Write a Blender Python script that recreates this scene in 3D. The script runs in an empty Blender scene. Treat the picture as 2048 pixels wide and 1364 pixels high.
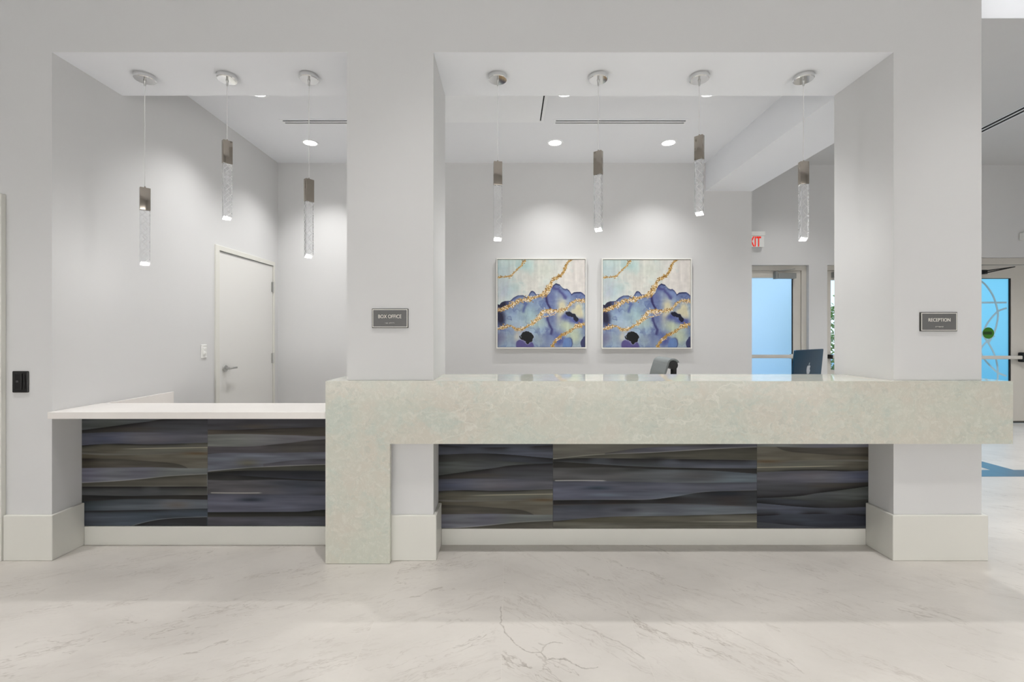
import bpy, bmesh, math, random
import numpy as np
from mathutils import Vector, Matrix

# ------------------------------------------------------------------ frame of reference
# wall plane of the counter front = Y 0, camera stands D in front of it, eye height H0
S, D, FPX, CX, CY, H0 = 338.0, 2.692, 910.0, 1018.0, 668.0, 1.333
def P(px, py, r):
    return Vector(((px - CX) / S * r, D * (r - 1), H0 - (py - CY) / S * r))
R = math.radians
PI = math.pi
scene = bpy.context.scene
COL = scene.collection

# ------------------------------------------------------------------ helpers
def tag(o, label, cat, group=None, kind=None):
    o['label'] = label
    o['category'] = cat
    if group: o['group'] = group
    if kind: o['kind'] = kind
    return o

def thing(name, label, cat, loc=(0, 0, 0), rotz=0.0, group=None, kind=None):
    o = bpy.data.objects.new(name, None)
    o.empty_display_size = 0.05
    COL.objects.link(o)
    o.location = loc
    o.rotation_euler = (0, 0, rotz)
    return tag(o, label, cat, group, kind)

def wloc(o):
    v = Vector((0, 0, 0))
    while o is not None:
        v += o.location
        o = o.parent
    return v

def link(name, mesh, mat, parent=None, local=False, smooth=None):
    if not local and parent is not None:
        mesh.transform(Matrix.Translation(-wloc(parent)))
    o = bpy.data.objects.new(name, mesh)
    COL.objects.link(o)
    if parent is not None:
        o.parent = parent
    if mat is not None:
        mesh.materials.append(mat)
    if smooth is not None:
        for p in mesh.polygons: p.use_smooth = True
        mesh.set_sharp_from_angle(angle=R(smooth))
    return o

def obj(name, bm, mat, parent=None, local=False, smooth=None):
    me = bpy.data.meshes.new(name)
    bmesh.ops.recalc_face_normals(bm, faces=bm.faces[:])
    bm.to_mesh(me); bm.free()
    return link(name, me, mat, parent, local, smooth)

def struct(name, bm, mat, label, cat, smooth=None):
    o = obj(name, bm, mat, None, False, smooth)
    return tag(o, label, cat, None, 'structure')

def box(x0, x1, y0, y1, z0, z1, bevel=0.0, seg=2, bm=None):
    b = bmesh.new()
    vs = [b.verts.new((x, y, z)) for x in (x0, x1) for y in (y0, y1) for z in (z0, z1)]
    q = [(0, 1, 3, 2), (4, 6, 7, 5), (0, 4, 5, 1), (2, 3, 7, 6), (0, 2, 6, 4), (1, 5, 7, 3)]
    for f in q: b.faces.new([vs[i] for i in f])
    if bevel > 0:
        bmesh.ops.bevel(b, geom=b.edges[:], offset=bevel, segments=seg, profile=0.5, affect='EDGES')
    return merge(bm, b)

def merge(bm, b):
    if bm is None: return b
    me = bpy.data.meshes.new('tmp')
    b.to_mesh(me); b.free()
    bm.from_mesh(me)
    bpy.data.meshes.remove(me)
    return bm

def prism(pts, axis, a0, a1, bevel=0.0, bm=None):
    """pts: 2-D outline; axis 'Y': (x,z) outline run along Y; 'X': (y,z); 'Z': (x,y)."""
    b = bmesh.new()
    def mk(p, a):
        if axis == 'Y': return (p[0], a, p[1])
        if axis == 'X': return (a, p[0], p[1])
        return (p[0], p[1], a)
    v0 = [b.verts.new(mk(p, a0)) for p in pts]
    v1 = [b.verts.new(mk(p, a1)) for p in pts]
    b.faces.new(v0); b.faces.new(v1[::-1])
    n = len(pts)
    for i in range(n):
        b.faces.new((v0[i], v1[i], v1[(i + 1) % n], v0[(i + 1) % n]))
    bmesh.ops.recalc_face_normals(b, faces=b.faces[:])
    if bevel > 0:
        bmesh.ops.bevel(b, geom=b.edges[:], offset=bevel, segments=2, profile=0.5, affect='EDGES')
    return merge(bm, b)

def lathe(profile, cx=0, cy=0, n=40, bm=None):
    """profile: list of (radius, z) turned about a vertical axis."""
    b = bmesh.new()
    rings = []
    for (r, z) in profile:
        if r < 1e-6:
            rings.append([b.verts.new((cx, cy, z))])
        else:
            rings.append([b.verts.new((cx + r * math.cos(2 * PI * i / n), cy + r * math.sin(2 * PI * i / n), z)) for i in range(n)])
    for a, c in zip(rings, rings[1:]):
        for i in range(n):
            j = (i + 1) % n
            if len(a) == 1 and len(c) == 1: continue
            if len(a) == 1: b.faces.new((a[0], c[i], c[j]))
            elif len(c) == 1: b.faces.new((a[i], a[j], c[0]))
            else: b.faces.new((a[i], a[j], c[j], c[i]))
    return merge(bm, b)

def tube(p0, p1, r0, r1=None, n=16, bm=None):
    r1 = r0 if r1 is None else r1
    p0, p1 = Vector(p0), Vector(p1)
    b = bmesh.new()
    d = (p1 - p0)
    q = d.to_track_quat('Z', 'Y')
    bot, top = [], []
    for i in range(n):
        a = 2 * PI * i / n
        o = Vector((math.cos(a), math.sin(a), 0))
        bot.append(b.verts.new(p0 + q @ (o * r0)))
        top.append(b.verts.new(p1 + q @ (o * r1)))
    b.faces.new(bot[::-1]); b.faces.new(top)
    for i in range(n):
        j = (i + 1) % n
        b.faces.new((bot[i], bot[j], top[j], top[i]))
    return merge(bm, b)

def ribbon(pts, w, y0, y1, bm=None):
    """a flat stripe of width w through (x,z) points, thick from y0 to y1"""
    L, Rr = [], []
    for i, p in enumerate(pts):
        a = pts[max(i - 1, 0)]; c = pts[min(i + 1, len(pts) - 1)]
        t = Vector((c[0] - a[0], c[1] - a[1])); t.normalize()
        nrm = Vector((-t.y, t.x)) * (w / 2)
        L.append((p[0] + nrm.x, p[1] + nrm.y)); Rr.append((p[0] - nrm.x, p[1] - nrm.y))
    b = bmesh.new()
    a = [[b.verts.new((q[0], y, q[1])) for q in s] for s in (L, Rr) for y in (y0, y1)]
    n = len(pts)
    for i in range(n - 1):
        b.faces.new((a[0][i], a[0][i + 1], a[2][i + 1], a[2][i]))
        b.faces.new((a[1][i], a[3][i], a[3][i + 1], a[1][i + 1]))
        b.faces.new((a[0][i], a[1][i], a[1][i + 1], a[0][i + 1]))
        b.faces.new((a[2][i], a[2][i + 1], a[3][i + 1], a[3][i]))
    return merge(bm, b)

def spline(pts, n=8):
    """Catmull-Rom through 2-D points"""
    out = []
    for i in range(len(pts) - 1):
        p0 = pts[max(i - 1, 0)]; p1 = pts[i]; p2 = pts[i + 1]; p3 = pts[min(i + 2, len(pts) - 1)]
        for k in range(n):
            t = k / n
            out.append(tuple(0.5 * ((2 * p1[j]) + (-p0[j] + p2[j]) * t + (2 * p0[j] - 5 * p1[j] + 4 * p2[j] - p3[j]) * t * t
                                    + (-p0[j] + 3 * p1[j] - 3 * p2[j] + p3[j]) * t ** 3) for j in range(len(p1))))
    out.append(tuple(pts[-1]))
    return out

def text_mesh(body, height, width, cx, y, cz, depth=0.0012, bold=0.0):
    """raised capitals facing -Y, fitted into width x height"""
    cu = bpy.data.curves.new('tmp_text', 'FONT')
    cu.body = body; cu.size = 1.0; cu.align_x = 'CENTER'
    cu.extrude = 0.001; cu.offset = bold
    o = bpy.data.objects.new('tmp_text', cu)
    COL.objects.link(o)
    dg = bpy.context.evaluated_depsgraph_get()
    me = bpy.data.meshes.new_from_object(o.evaluated_get(dg))
    bpy.data.objects.remove(o); bpy.data.curves.remove(cu)
    co = np.array([v.co[:] for v in me.vertices])
    lo, hi = co.min(0), co.max(0)
    co = (co - (lo + hi) / 2) / np.maximum(hi - lo, 1e-9)
    for v, c in zip(me.vertices, co):
        v.co = (cx + c[0] * width, y - (c[2] + 0.5) * depth, cz + c[1] * height)
    me.materials.clear()
    return me

# ------------------------------------------------------------------ materials
def srgb(r, g, b):
    f = lambda c: c / 12.92 if c <= 0.04045 else ((c + 0.055) / 1.055) ** 2.4
    return (f(r / 255), f(g / 255), f(b / 255), 1.0)

def new_mat(name):
    m = bpy.data.materials.new(name)
    m.use_nodes = True
    nt = m.node_tree
    return m, nt, nt.nodes['Principled BSDF']

def mat(name, col, rough=0.5, metal=0.0, spec=0.5, noise=0.0, nscale=20.0, bump=0.0, bscale=200.0, emit=None, estr=0.0, coat=0.0):
    m, nt, b = new_mat(name)
    c = col if len(col) == 4 else (*col, 1)
    b.inputs['Base Color'].default_value = c
    b.inputs['Roughness'].default_value = rough
    b.inputs['Metallic'].default_value = metal
    b.inputs['Specular IOR Level'].default_value = spec
    b.inputs['Coat Weight'].default_value = coat
    N, L = nt.nodes, nt.links
    geo = N.new('ShaderNodeNewGeometry')
    if noise > 0:
        t = N.new('ShaderNodeTexNoise'); t.inputs['Scale'].default_value = nscale; t.inputs['Detail'].default_value = 5
        L.new(geo.outputs['Position'], t.inputs['Vector'])
        mr = N.new('ShaderNodeMapRange')
        mr.inputs['From Min'].default_value = 0.3; mr.inputs['From Max'].default_value = 0.7
        mr.inputs['To Min'].default_value = 1 - noise; mr.inputs['To Max'].default_value = 1 + noise
        L.new(t.outputs['Fac'], mr.inputs['Value'])
        mx = N.new('ShaderNodeVectorMath'); mx.operation = 'SCALE'
        mx.inputs[0].default_value = c[:3]
        L.new(mr.outputs[0], mx.inputs['Scale'])
        L.new(mx.outputs[0], b.inputs['Base Color'])
    if bump > 0:
        t = N.new('ShaderNodeTexNoise'); t.inputs['Scale'].default_value = bscale; t.inputs['Detail'].default_value = 3
        L.new(geo.outputs['Position'], t.inputs['Vector'])
        bp = N.new('ShaderNodeBump'); bp.inputs['Strength'].default_value = bump; bp.inputs['Distance'].default_value = 0.002
        L.new(t.outputs['Fac'], bp.inputs['Height']); L.new(bp.outputs[0], b.inputs['Normal'])
    if emit is not None:
        b.inputs['Emission Color'].default_value = (*emit[:3], 1)
        b.inputs['Emission Strength'].default_value = estr
    return m

def ramp(N, stops):
    r = N.new('ShaderNodeValToRGB')
    e = r.color_ramp.elements
    while len(e) > 1: e.remove(e[-1])
    e[0].position, e[0].color = stops[0]
    for p, c in stops[1:]:
        k = e.new(p); k.color = c
    return r

def mathn(nt, op, a, b=None, c=None):
    n = nt.nodes.new('ShaderNodeMath'); n.operation = op
    for i, v in enumerate((a, b, c)):
        if v is None: continue
        if isinstance(v, (int, float)): n.inputs[i].default_value = v
        else: nt.links.new(v, n.inputs[i])
    return n.outputs[0]

def mixc(nt, fac, a, b):
    n = nt.nodes.new('ShaderNodeMix'); n.data_type = 'RGBA'
    for s, v in ((n.inputs['Factor'], fac), (n.inputs[6], a), (n.inputs[7], b)):
        if isinstance(v, (int, float, tuple)): s.default_value = v
        else: nt.links.new(v, s)
    return n.outputs[2]

def noise(nt, vec, scale, detail=4, rough=0.5, dist=0.0):
    t = nt.nodes.new('ShaderNodeTexNoise')
    t.inputs['Scale'].default_value = scale; t.inputs['Detail'].default_value = detail
    t.inputs['Roughness'].default_value = rough; t.inputs['Distortion'].default_value = dist
    nt.links.new(vec, t.inputs['Vector'])
    return t

def mapping(nt, vec, scale=(1, 1, 1), rot=(0, 0, 0), loc=(0, 0, 0)):
    m = nt.nodes.new('ShaderNodeMapping')
    m.inputs['Scale'].default_value = scale; m.inputs['Rotation'].default_value = rot; m.inputs['Location'].default_value = loc
    nt.links.new(vec, m.inputs['Vector'])
    return m.outputs[0]

def mrange(nt, v, a, b, c, d, smooth=False):
    n = nt.nodes.new('ShaderNodeMapRange')
    if smooth: n.interpolation_type = 'SMOOTHSTEP'
    for i, k in zip(('From Min', 'From Max', 'To Min', 'To Max'), (a, b, c, d)): n.inputs[i].default_value = k
    nt.links.new(v, n.inputs['Value'])
    return n.outputs[0]

def stone_mat(name, c1, c2, c3, vein, rough):
    m, nt, b = new_mat(name)
    N, L = nt.nodes, nt.links
    g = N.new('ShaderNodeNewGeometry').outputs['Position']
    a = noise(nt, g, 2.0, 4, 0.6, 0.4).outputs['Fac']
    a2 = noise(nt, mapping(nt, g, loc=(3, 7, 1)), 4.0, 5, 0.65, 0.8).outputs['Fac']
    col = mixc(nt, mrange(nt, a, 0.42, 0.62, 0, 1, True), c1, c2)
    col = mixc(nt, mrange(nt, a2, 0.48, 0.66, 0, 0.9, True), col, c3)
    dist = noise(nt, g, 14, 4, 0.55).outputs['Color']
    vm = N.new('ShaderNodeVectorMath'); vm.operation = 'MULTIPLY_ADD'
    L.new(dist, vm.inputs[0]); vm.inputs[1].default_value = (0.10, 0.10, 0.10); L.new(g, vm.inputs[2])
    # crushed flakes of slightly different tone
    vo = N.new('ShaderNodeTexVoronoi'); vo.feature = 'F1'; vo.inputs['Scale'].default_value = 40
    L.new(mapping(nt, vm.outputs[0], scale=(1, 1, 1.5), rot=(0, 0.5, 0)), vo.inputs['Vector'])
    sp = N.new('ShaderNodeSeparateColor'); L.new(vo.outputs['Color'], sp.inputs[0])
    dense = mrange(nt, noise(nt, mapping(nt, g, loc=(2, 2, 9)), 2.6, 3, 0.6).outputs['Fac'], 0.40, 0.62, 0.25, 1)
    col = mixc(nt, mathn(nt, 'MULTIPLY', mrange(nt, sp.outputs[0], 0.70, 0.95, 0, 0.34), dense), col, tuple(x * 0.80 for x in c3[:3]) + (1,))
    col = mixc(nt, mathn(nt, 'MULTIPLY', mrange(nt, sp.outputs[1], 0.70, 0.95, 0, 0.30), dense), col, tuple(x * y for x, y in zip(c2[:3], (1.03, .97, .92))) + (1,))
    col = mixc(nt, mrange(nt, sp.outputs[2], 0.75, 0.95, 0, 0.22), col, vein)
    fl2 = noise(nt, mapping(nt, vm.outputs[0], scale=(1.6, 1, 1), rot=(0, -0.7, 0), loc=(9, 2, 4)), 16, 5, 0.65).outputs['Fac']
    thin = mathn(nt, 'ABSOLUTE', mathn(nt, 'SUBTRACT', fl2, 0.5))
    col = mixc(nt, mrange(nt, thin, 0.0, 0.02, 0.40, 0.0), col, vein)
    # a few long pale veins
    vv = noise(nt, mapping(nt, vm.outputs[0], rot=(0, 0.8, 0), scale=(0.5, 1, 1.6), loc=(1.3, 0, 0.4)), 1.5, 3, 0.55).outputs['Fac']
    ln = mathn(nt, 'ABSOLUTE', mathn(nt, 'SUBTRACT', vv, 0.5))
    gate = mrange(nt, noise(nt, mapping(nt, g, loc=(5, 5, 5)), 1.7, 2).outputs['Fac'], 0.50, 0.62, 0, 1)
    lm = mathn(nt, 'MULTIPLY', mrange(nt, ln, 0.0, 0.005, 0.55, 0.0), gate)
    col = mixc(nt, lm, col, vein)
    L.new(col, b.inputs['Base Color'])
    b.inputs['Roughness'].default_value = rough
    b.inputs['Specular IOR Level'].default_value = 0.22
    return m

def floor_mat():
    m, nt, b = new_mat('marble_floor_tile')
    N, L = nt.nodes, nt.links
    g = N.new('ShaderNodeNewGeometry').outputs['Position']
    # tile grid: 0.6 wide across, 1.2 long in depth, running bond
    br = N.new('ShaderNodeTexBrick')
    br.offset = 0.5; br.offset_frequency = 2
    br.inputs['Scale'].default_value = 1.0
    br.inputs['Brick Width'].default_value = 1.2
    br.inputs['Row Height'].default_value = 0.595
    br.inputs['Mortar Size'].default_value = 0.0013
    br.inputs['Mortar Smooth'].default_value = 0.3
    br.inputs['Color1'].default_value = (0, 0, 0, 1); br.inputs['Color2'].default_value = (1, 1, 1, 1)
    br.inputs['Mortar'].default_value = (0.5, 0.5, 0.5, 1)
    L.new(mapping(nt, g, rot=(0, 0, PI / 2), loc=(0.25, 0.03, 0)), br.inputs['Vector'])
    sh = N.new('ShaderNodeVectorMath'); sh.operation = 'MULTIPLY_ADD'
    L.new(br.outputs['Color'], sh.inputs[0]); sh.inputs[1].default_value = (2.3, 1.1, 0); L.new(g, sh.inputs[2])
    v = sh.outputs[0]
    base = noise(nt, mapping(nt, g, scale=(1.0, 1.8, 1), rot=(0, 0, 0.5)), 1.5, 5, 0.55, 0.4).outputs['Fac']
    col = mixc(nt, mrange(nt, base, 0.35, 0.66, 0, 1, True), srgb(214, 209, 203), srgb(203, 198, 192))
    # the veining runs up to the right on the left-hand tiles and down to the right on the others
    sx = N.new('ShaderNodeSeparateXYZ'); L.new(g, sx.inputs[0])
    side = mathn(nt, 'GREATER_THAN', sx.outputs['X'], -0.03)
    dn = noise(nt, v, 2.6, 5, 0.62).outputs['Color']
    wp = N.new('ShaderNodeVectorMath'); wp.operation = 'MULTIPLY_ADD'
    L.new(dn, wp.inputs[0]); wp.inputs[1].default_value = (0.16, 0.16, 0); L.new(v, wp.inputs[2])
    def veins(angle, scale, stretch, loc, width, lo, hi, amount, gs):
        q = mapping(nt, mapping(nt, wp.outputs[0], rot=(0, 0, -angle), loc=loc), scale=(1, stretch, 1))
        f = noise(nt, q, scale, 5, 0.6).outputs['Fac']
        ln = mathn(nt, 'ABSOLUTE', mathn(nt, 'SUBTRACT', f, 0.5))
        gate = mrange(nt, noise(nt, mapping(nt, q, loc=(4, 4, 0)), gs, 3, 0.6).outputs['Fac'], lo, hi, 0, 1)
        return mathn(nt, 'MULTIPLY', mrange(nt, ln, 0.0, width, amount, 0.0), gate)
    def pick(a, c):
        n = N.new('ShaderNodeMix'); n.data_type = 'FLOAT'
        L.new(side, n.inputs[0]); L.new(a, n.inputs[2]); L.new(c, n.inputs[3])
        return n.outputs[0]
    l1 = pick(veins(0.42, 1.5, 5.0, (0, 0, 0), 0.010, 0.50, 0.64, 0.55, 0.9), veins(-0.70, 1.4, 4.5, (3, 1, 0), 0.010, 0.50, 0.64, 0.6, 0.9))
    col = mixc(nt, l1, col, srgb(146, 136, 126))
    l2 = pick(veins(0.42, 3.4, 6.0, (7, 2, 0), 0.022, 0.46, 0.62, 0.34, 0.8), veins(-0.70, 3.2, 6.0, (1, 8, 0), 0.022, 0.46, 0.62, 0.34, 0.8))
    col = mixc(nt, l2, col, srgb(158, 147, 138))
    fine = noise(nt, mapping(nt, v, scale=(1, 3, 1), rot=(0, 0, -0.5)), 26, 4, 0.6).outputs['Fac']
    col = mixc(nt, mrange(nt, fine, 0.56, 0.74, 0, 0.14), col, srgb(184, 173, 163))
    # a bold crack-like vein and two long streaks in the foreground tiles
    dj = noise(nt, g, 24, 4, 0.6).outputs['Color']
    wj = N.new('ShaderNodeVectorMath'); wj.operation = 'MULTIPLY_ADD'
    L.new(dj, wj.inputs[0]); wj.inputs[1].default_value = (0.035, 0.035, 0); L.new(g, wj.inputs[2])
    off = N.new('ShaderNodeVectorMath'); off.operation = 'SUBTRACT'; L.new(wj.outputs[0], off.inputs[0]); off.inputs[1].default_value = (0.0175, 0.0175, 0)
    def pt(zx, zy):
        px, py = 900 + zx / 3.413, 1090 + zy / 3.413
        r = H0 * S / (py - CY)
        return Vector(((px - CX) / S * r, D * (r - 1), 0))
    total = None
    for line, wd, am in (([(345, 420), (350, 540), (395, 625), (500, 715), (560, 735), (620, 730), (655, 775), (780, 775), (860, 825), (930, 848), (1010, 830)], .0045, .62),
                         ([(620, 730), (650, 690), (610, 670)], .006, .4), ([(650, 690), (705, 660), (765, 672)], .004, .5),
                         ([(890, 552), (1000, 592), (1100, 645), (1200, 690), (1325, 775)], .0055, .42),
                         ([(345, 745), (390, 790), (560, 845)], .004, .45), ([(1860, 560), (2048, 650), (2260, 760), (2420, 880)], .003, .4)):
        for a_, c_ in zip(line, line[1:]):
            A_, B_ = pt(*a_), pt(*c_)
            d_ = B_ - A_
            sb = N.new('ShaderNodeVectorMath'); sb.operation = 'SUBTRACT'; L.new(off.outputs[0], sb.inputs[0]); sb.inputs[1].default_value = A_
            dt = N.new('ShaderNodeVectorMath'); dt.operation = 'DOT_PRODUCT'; L.new(sb.outputs[0], dt.inputs[0]); dt.inputs[1].default_value = d_ / d_.length_squared
            tt = N.new('ShaderNodeClamp'); L.new(dt.outputs['Value'], tt.inputs[0])
            ms = N.new('ShaderNodeVectorMath'); ms.operation = 'SCALE'; ms.inputs[0].default_value = d_; L.new(tt.outputs[0], ms.inputs['Scale'])
            ds = N.new('ShaderNodeVectorMath'); ds.operation = 'DISTANCE'; L.new(sb.outputs[0], ds.inputs[0]); L.new(ms.outputs[0], ds.inputs[1])
            w_ = mrange(nt, ds.outputs['Value'], wd * .25, wd, am, 0.0)
            total = w_ if total is None else mathn(nt, 'MAXIMUM', total, w_)
    grit = mrange(nt, noise(nt, g, 60, 3, 0.6).outputs['Fac'], 0.35, 0.6, 0.35, 1.0)
    col = mixc(nt, mathn(nt, 'MULTIPLY', total, grit), col, srgb(128, 119, 108))
    col = mixc(nt, mathn(nt, 'MULTIPLY', br.outputs['Fac'], 0.22), col, srgb(226, 221, 213))
    L.new(col, b.inputs['Base Color'])
    b.inputs['Roughness'].default_value = 0.34
    b.inputs['Specular IOR Level'].default_value = 0.4
    return m

def crystal_mat():
    m, nt, b = new_mat('cut_crystal')
    N, L = nt.nodes, nt.links
    b.inputs['Base Color'].default_value = (0.97, 0.98, 1, 1)
    b.inputs['Transmission Weight'].default_value = 1.0
    b.inputs['Roughness'].default_value = 0.04
    b.inputs['IOR'].default_value = 1.5
    tc = N.new('ShaderNodeTexCoord').outputs['Object']
    sp = N.new('ShaderNodeSeparateXYZ'); L.new(tc, sp.inputs[0])
    u = mathn(nt, 'ADD', mathn(nt, 'MULTIPLY', mathn(nt, 'ADD', sp.outputs['X'], sp.outputs['Y']), 1 / 0.052), 0.5)
    t = mathn(nt, 'FRACT', mathn(nt, 'MULTIPLY', sp.outputs['Z'], 1 / 0.058))
    d1 = mathn(nt, 'ABSOLUTE', mathn(nt, 'SUBTRACT', u, t))
    d2 = mathn(nt, 'ABSOLUTE', mathn(nt, 'SUBTRACT', u, mathn(nt, 'SUBTRACT', 1.0, t)))
    dm = mathn(nt, 'MINIMUM', d1, d2)
    mask = mrange(nt, dm, 0.025, 0.065, 1.0, 0.0)
    df = N.new('ShaderNodeBsdfDiffuse'); df.inputs['Color'].default_value = (0.95, 0.95, 0.95, 1)
    tr = N.new('ShaderNodeBsdfTranslucent'); tr.inputs['Color'].default_value = (0.95, 0.95, 0.95, 1)
    ad = N.new('ShaderNodeMixShader'); ad.inputs[0].default_value = 0.4
    L.new(df.outputs[0], ad.inputs[1]); L.new(tr.outputs[0], ad.inputs[2])
    mx = N.new('ShaderNodeMixShader')
    L.new(mathn(nt, 'MULTIPLY', mask, 0.65), mx.inputs[0]); L.new(b.outputs[0], mx.inputs[1]); L.new(ad.outputs[0], mx.inputs[2])
    # faint frosting so the lit bar reads brighter than the wall behind it
    mx2 = N.new('ShaderNodeMixShader'); mx2.inputs[0].default_value = 0.14
    L.new(mx.outputs[0], mx2.inputs[1]); L.new(ad.outputs[0], mx2.inputs[2])
    L.new(mx2.outputs[0], N['Material Output'].inputs['Surface'])
    return m

def frosted_glass(name, tint, rough, frost):
    m, nt, b = new_mat(name)
    N, L = nt.nodes, nt.links
    b.inputs['Base Color'].default_value = tint
    b.inputs['Transmission Weight'].default_value = 1.0
    b.inputs['Roughness'].default_value = rough
    b.inputs['IOR'].default_value = 1.2
    tr = N.new('ShaderNodeBsdfTranslucent'); tr.inputs['Color'].default_value = tint
    mx = N.new('ShaderNodeMixShader'); mx.inputs[0].default_value = frost
    L.new(b.outputs[0], mx.inputs[1]); L.new(tr.outputs[0], mx.inputs[2])
    L.new(mx.outputs[0], N['Material Output'].inputs['Surface'])
    return m

def attr_mat(name, rough, spec=0.3, weave=0.0):
    m, nt, b = new_mat(name)
    N, L = nt.nodes, nt.links
    at = N.new('ShaderNodeAttribute'); at.attribute_name = 'print'
    L.new(at.outputs['Color'], b.inputs['Base Color'])
    b.inputs['Roughness'].default_value = rough
    b.inputs['Specular IOR Level'].default_value = spec
    if weave > 0:
        g = N.new('ShaderNodeNewGeometry').outputs['Position']
        t = noise(nt, mapping(nt, g, scale=(1, 1, 0.25)), 500, 2)
        bp = N.new('ShaderNodeBump'); bp.inputs['Strength'].default_value = weave; bp.inputs['Distance'].default_value = 0.001
        L.new(t.outputs['Fac'], bp.inputs['Height']); L.new(bp.outputs[0], b.inputs['Normal'])
    return m

M = {}
M['wall'] = mat('grey_wall_paint', srgb(217, 217, 217), 0.75, spec=0.25, noise=0.012, nscale=1.5, bump=0.08, bscale=350)
M['ceiling'] = mat('ceiling_paint', srgb(239, 241, 245), 0.8, spec=0.2, noise=0.008, nscale=2)
M['trim'] = mat('white_trim_paint', srgb(223, 222, 215), 0.4, spec=0.4, noise=0.006, nscale=3)
M['door'] = mat('white_door_paint', srgb(227, 226, 223), 0.45, spec=0.4)
M['stone'] = stone_mat('pale_quartz', srgb(205, 207, 195), srgb(208, 204, 192), srgb(197, 204, 194), srgb(229, 228, 218), 0.03)
M['whitestone'] = mat('white_quartz', srgb(236, 232, 228), 0.22, spec=0.45, noise=0.01, nscale=6)
M['floor'] = floor_mat()
M['bluetile'] = mat('blue_grey_tile', srgb(86, 116, 138), 0.3, noise=0.05, nscale=12)
M['chrome'] = mat('chrome', (0.80, 0.80, 0.80), 0.06, 1.0, noise=0.01)
M['nickel'] = mat('brushed_nickel', srgb(176, 168, 158), 0.12, 1.0, noise=0.02, nscale=40)
M['steel'] = mat('satin_steel', (0.55, 0.55, 0.54), 0.3, 1.0, noise=0.02)
M['alu'] = mat('painted_aluminium', srgb(206, 202, 194), 0.45, spec=0.4, noise=0.01)
M['closer'] = mat('grey_closer', srgb(150, 152, 150), 0.4, 0.3, noise=0.01)
M['crystal'] = crystal_mat()
M['cord'] = mat('clear_cord', (0.82, 0.82, 0.82), 0.25, noise=0.01)
M['black'] = mat('black_plastic', srgb(20, 20, 20), 0.35, noise=0.04)
M['blackm'] = mat('black_metal', srgb(16, 16, 17), 0.4, 0.2, noise=0.03)
M['void'] = mat('dark_slot', srgb(22, 22, 22), 0.8, noise=0.02)
M['vent'] = mat('white_vent', srgb(244, 246, 249), 0.5, noise=0.005)
M['signgrey'] = mat('sign_grey', srgb(104, 104, 103), 0.45, noise=0.03, nscale=60)
M['signdark'] = mat('sign_edge', srgb(70, 70, 66), 0.5, noise=0.03)
M['signwhite'] = mat('sign_white', srgb(238, 236, 228), 0.45, noise=0.01)
M['plate'] = mat('white_plastic', srgb(236, 236, 233), 0.35, noise=0.005)
M['exitred'] = mat('exit_red', srgb(225, 38, 22), 0.5, emit=srgb(235, 45, 25), estr=0.35)
M['exitwhite'] = mat('exit_white', srgb(236, 236, 234), 0.4, noise=0.005)
M['frame'] = mat('picture_frame_white', srgb(240, 239, 233), 0.35, noise=0.01)
M['paint'] = attr_mat('watercolour_canvas', 0.45, 0.35, 0.1)
M['print'] = attr_mat('printed_wave_panel', 0.55, 0.25, 0.15)
M['computer'] = mat('blue_anodised_aluminium', srgb(26, 66, 92), 0.38, 0.55, noise=0.02)
M['screen'] = mat('dark_screen', srgb(12, 13, 15), 0.1, noise=0.02)
M['silver'] = mat('logo_silver', srgb(215, 222, 230), 0.35, 0.2, noise=0.01)
M['chairgrey'] = mat('grey_upholstery', srgb(118, 123, 123), 0.6, noise=0.03, nscale=80, bump=0.2, bscale=600)
M['film'] = mat('etched_film', srgb(176, 208, 222), 0.6, noise=0.02)
M['green'] = mat('green_sticker', srgb(52, 120, 14), 0.5, noise=0.05, nscale=60)
M['greend'] = mat('dark_green_band', srgb(24, 62, 10), 0.5, noise=0.05)
M['lens'] = mat('lit_lens', (1, 1, 1), 0.4, emit=(1.0, 0.98, 0.95), estr=6.0)
M['frost'] = frosted_glass('frosted_pane', srgb(232, 243, 250), 0.55, 0.35)
M['frostblue'] = frosted_glass('blue_frosted_pane', srgb(170, 230, 244), 0.45, 0.35)
M['bark'] = mat('bark', srgb(96, 78, 58), 0.9, noise=0.2, nscale=30)
M['leaf'] = mat('leaf_green', srgb(150, 172, 92), 0.6, noise=0.25, nscale=6)
M['leaf2'] = mat('leaf_olive', srgb(168, 170, 108), 0.6, noise=0.25, nscale=6)
M['ground'] = mat('pale_concrete', srgb(196, 196, 192), 0.85, noise=0.06, nscale=2)

def clear_glass():
    m, nt, b = new_mat('clear_pane')
    b.inputs['Base Color'].default_value = (1, 1, 1, 1)
    b.inputs['Transmission Weight'].default_value = 1.0
    b.inputs['Roughness'].default_value = 0.0
    b.inputs['IOR'].default_value = 1.05
    return m
M['clear'] = clear_glass()

# ------------------------------------------------------------------ room shell
XL = -2.704                       # left wall / left jamb
C0, C1 = -0.9586, -0.4467         # box-office column
P0, P1 = 2.275, 2.796             # reception pillar
YT = 0.49                         # wall thickness
ZS = 3.0                          # underside of header
ZC = 3.335                        # inner ceiling
YB = 2.633                        # inner back wall
YF, RF = 4.05, 2.5045             # far wall with glass doors
ZP = 3.836                        # passage ceiling
ZL = 4.7                          # lobby ceiling
YP = 0.918                        # front edge of passage ceiling
XR = 8.8
YR = -7.0

o = struct('floor', box(-4.75, XR + .15, YR - .15, YF + .2, -0.12, 0.0), M['floor'], 'polished pale marble tile floor running through lobby, passage and office', 'floor')

struct('wall_front', prism([(-4.75, 0), (XL, 0), (XL, ZS), (C0, ZS), (C0, 0), (C1, 0), (C1, ZS), (P0, ZS), (P0, 0), (P1, 0), (P1, ZL), (-4.75, ZL)], 'Y', 0.0, YT),
       M['wall'], 'light grey front wall with two openings, a column and a pillar', 'wall')

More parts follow.
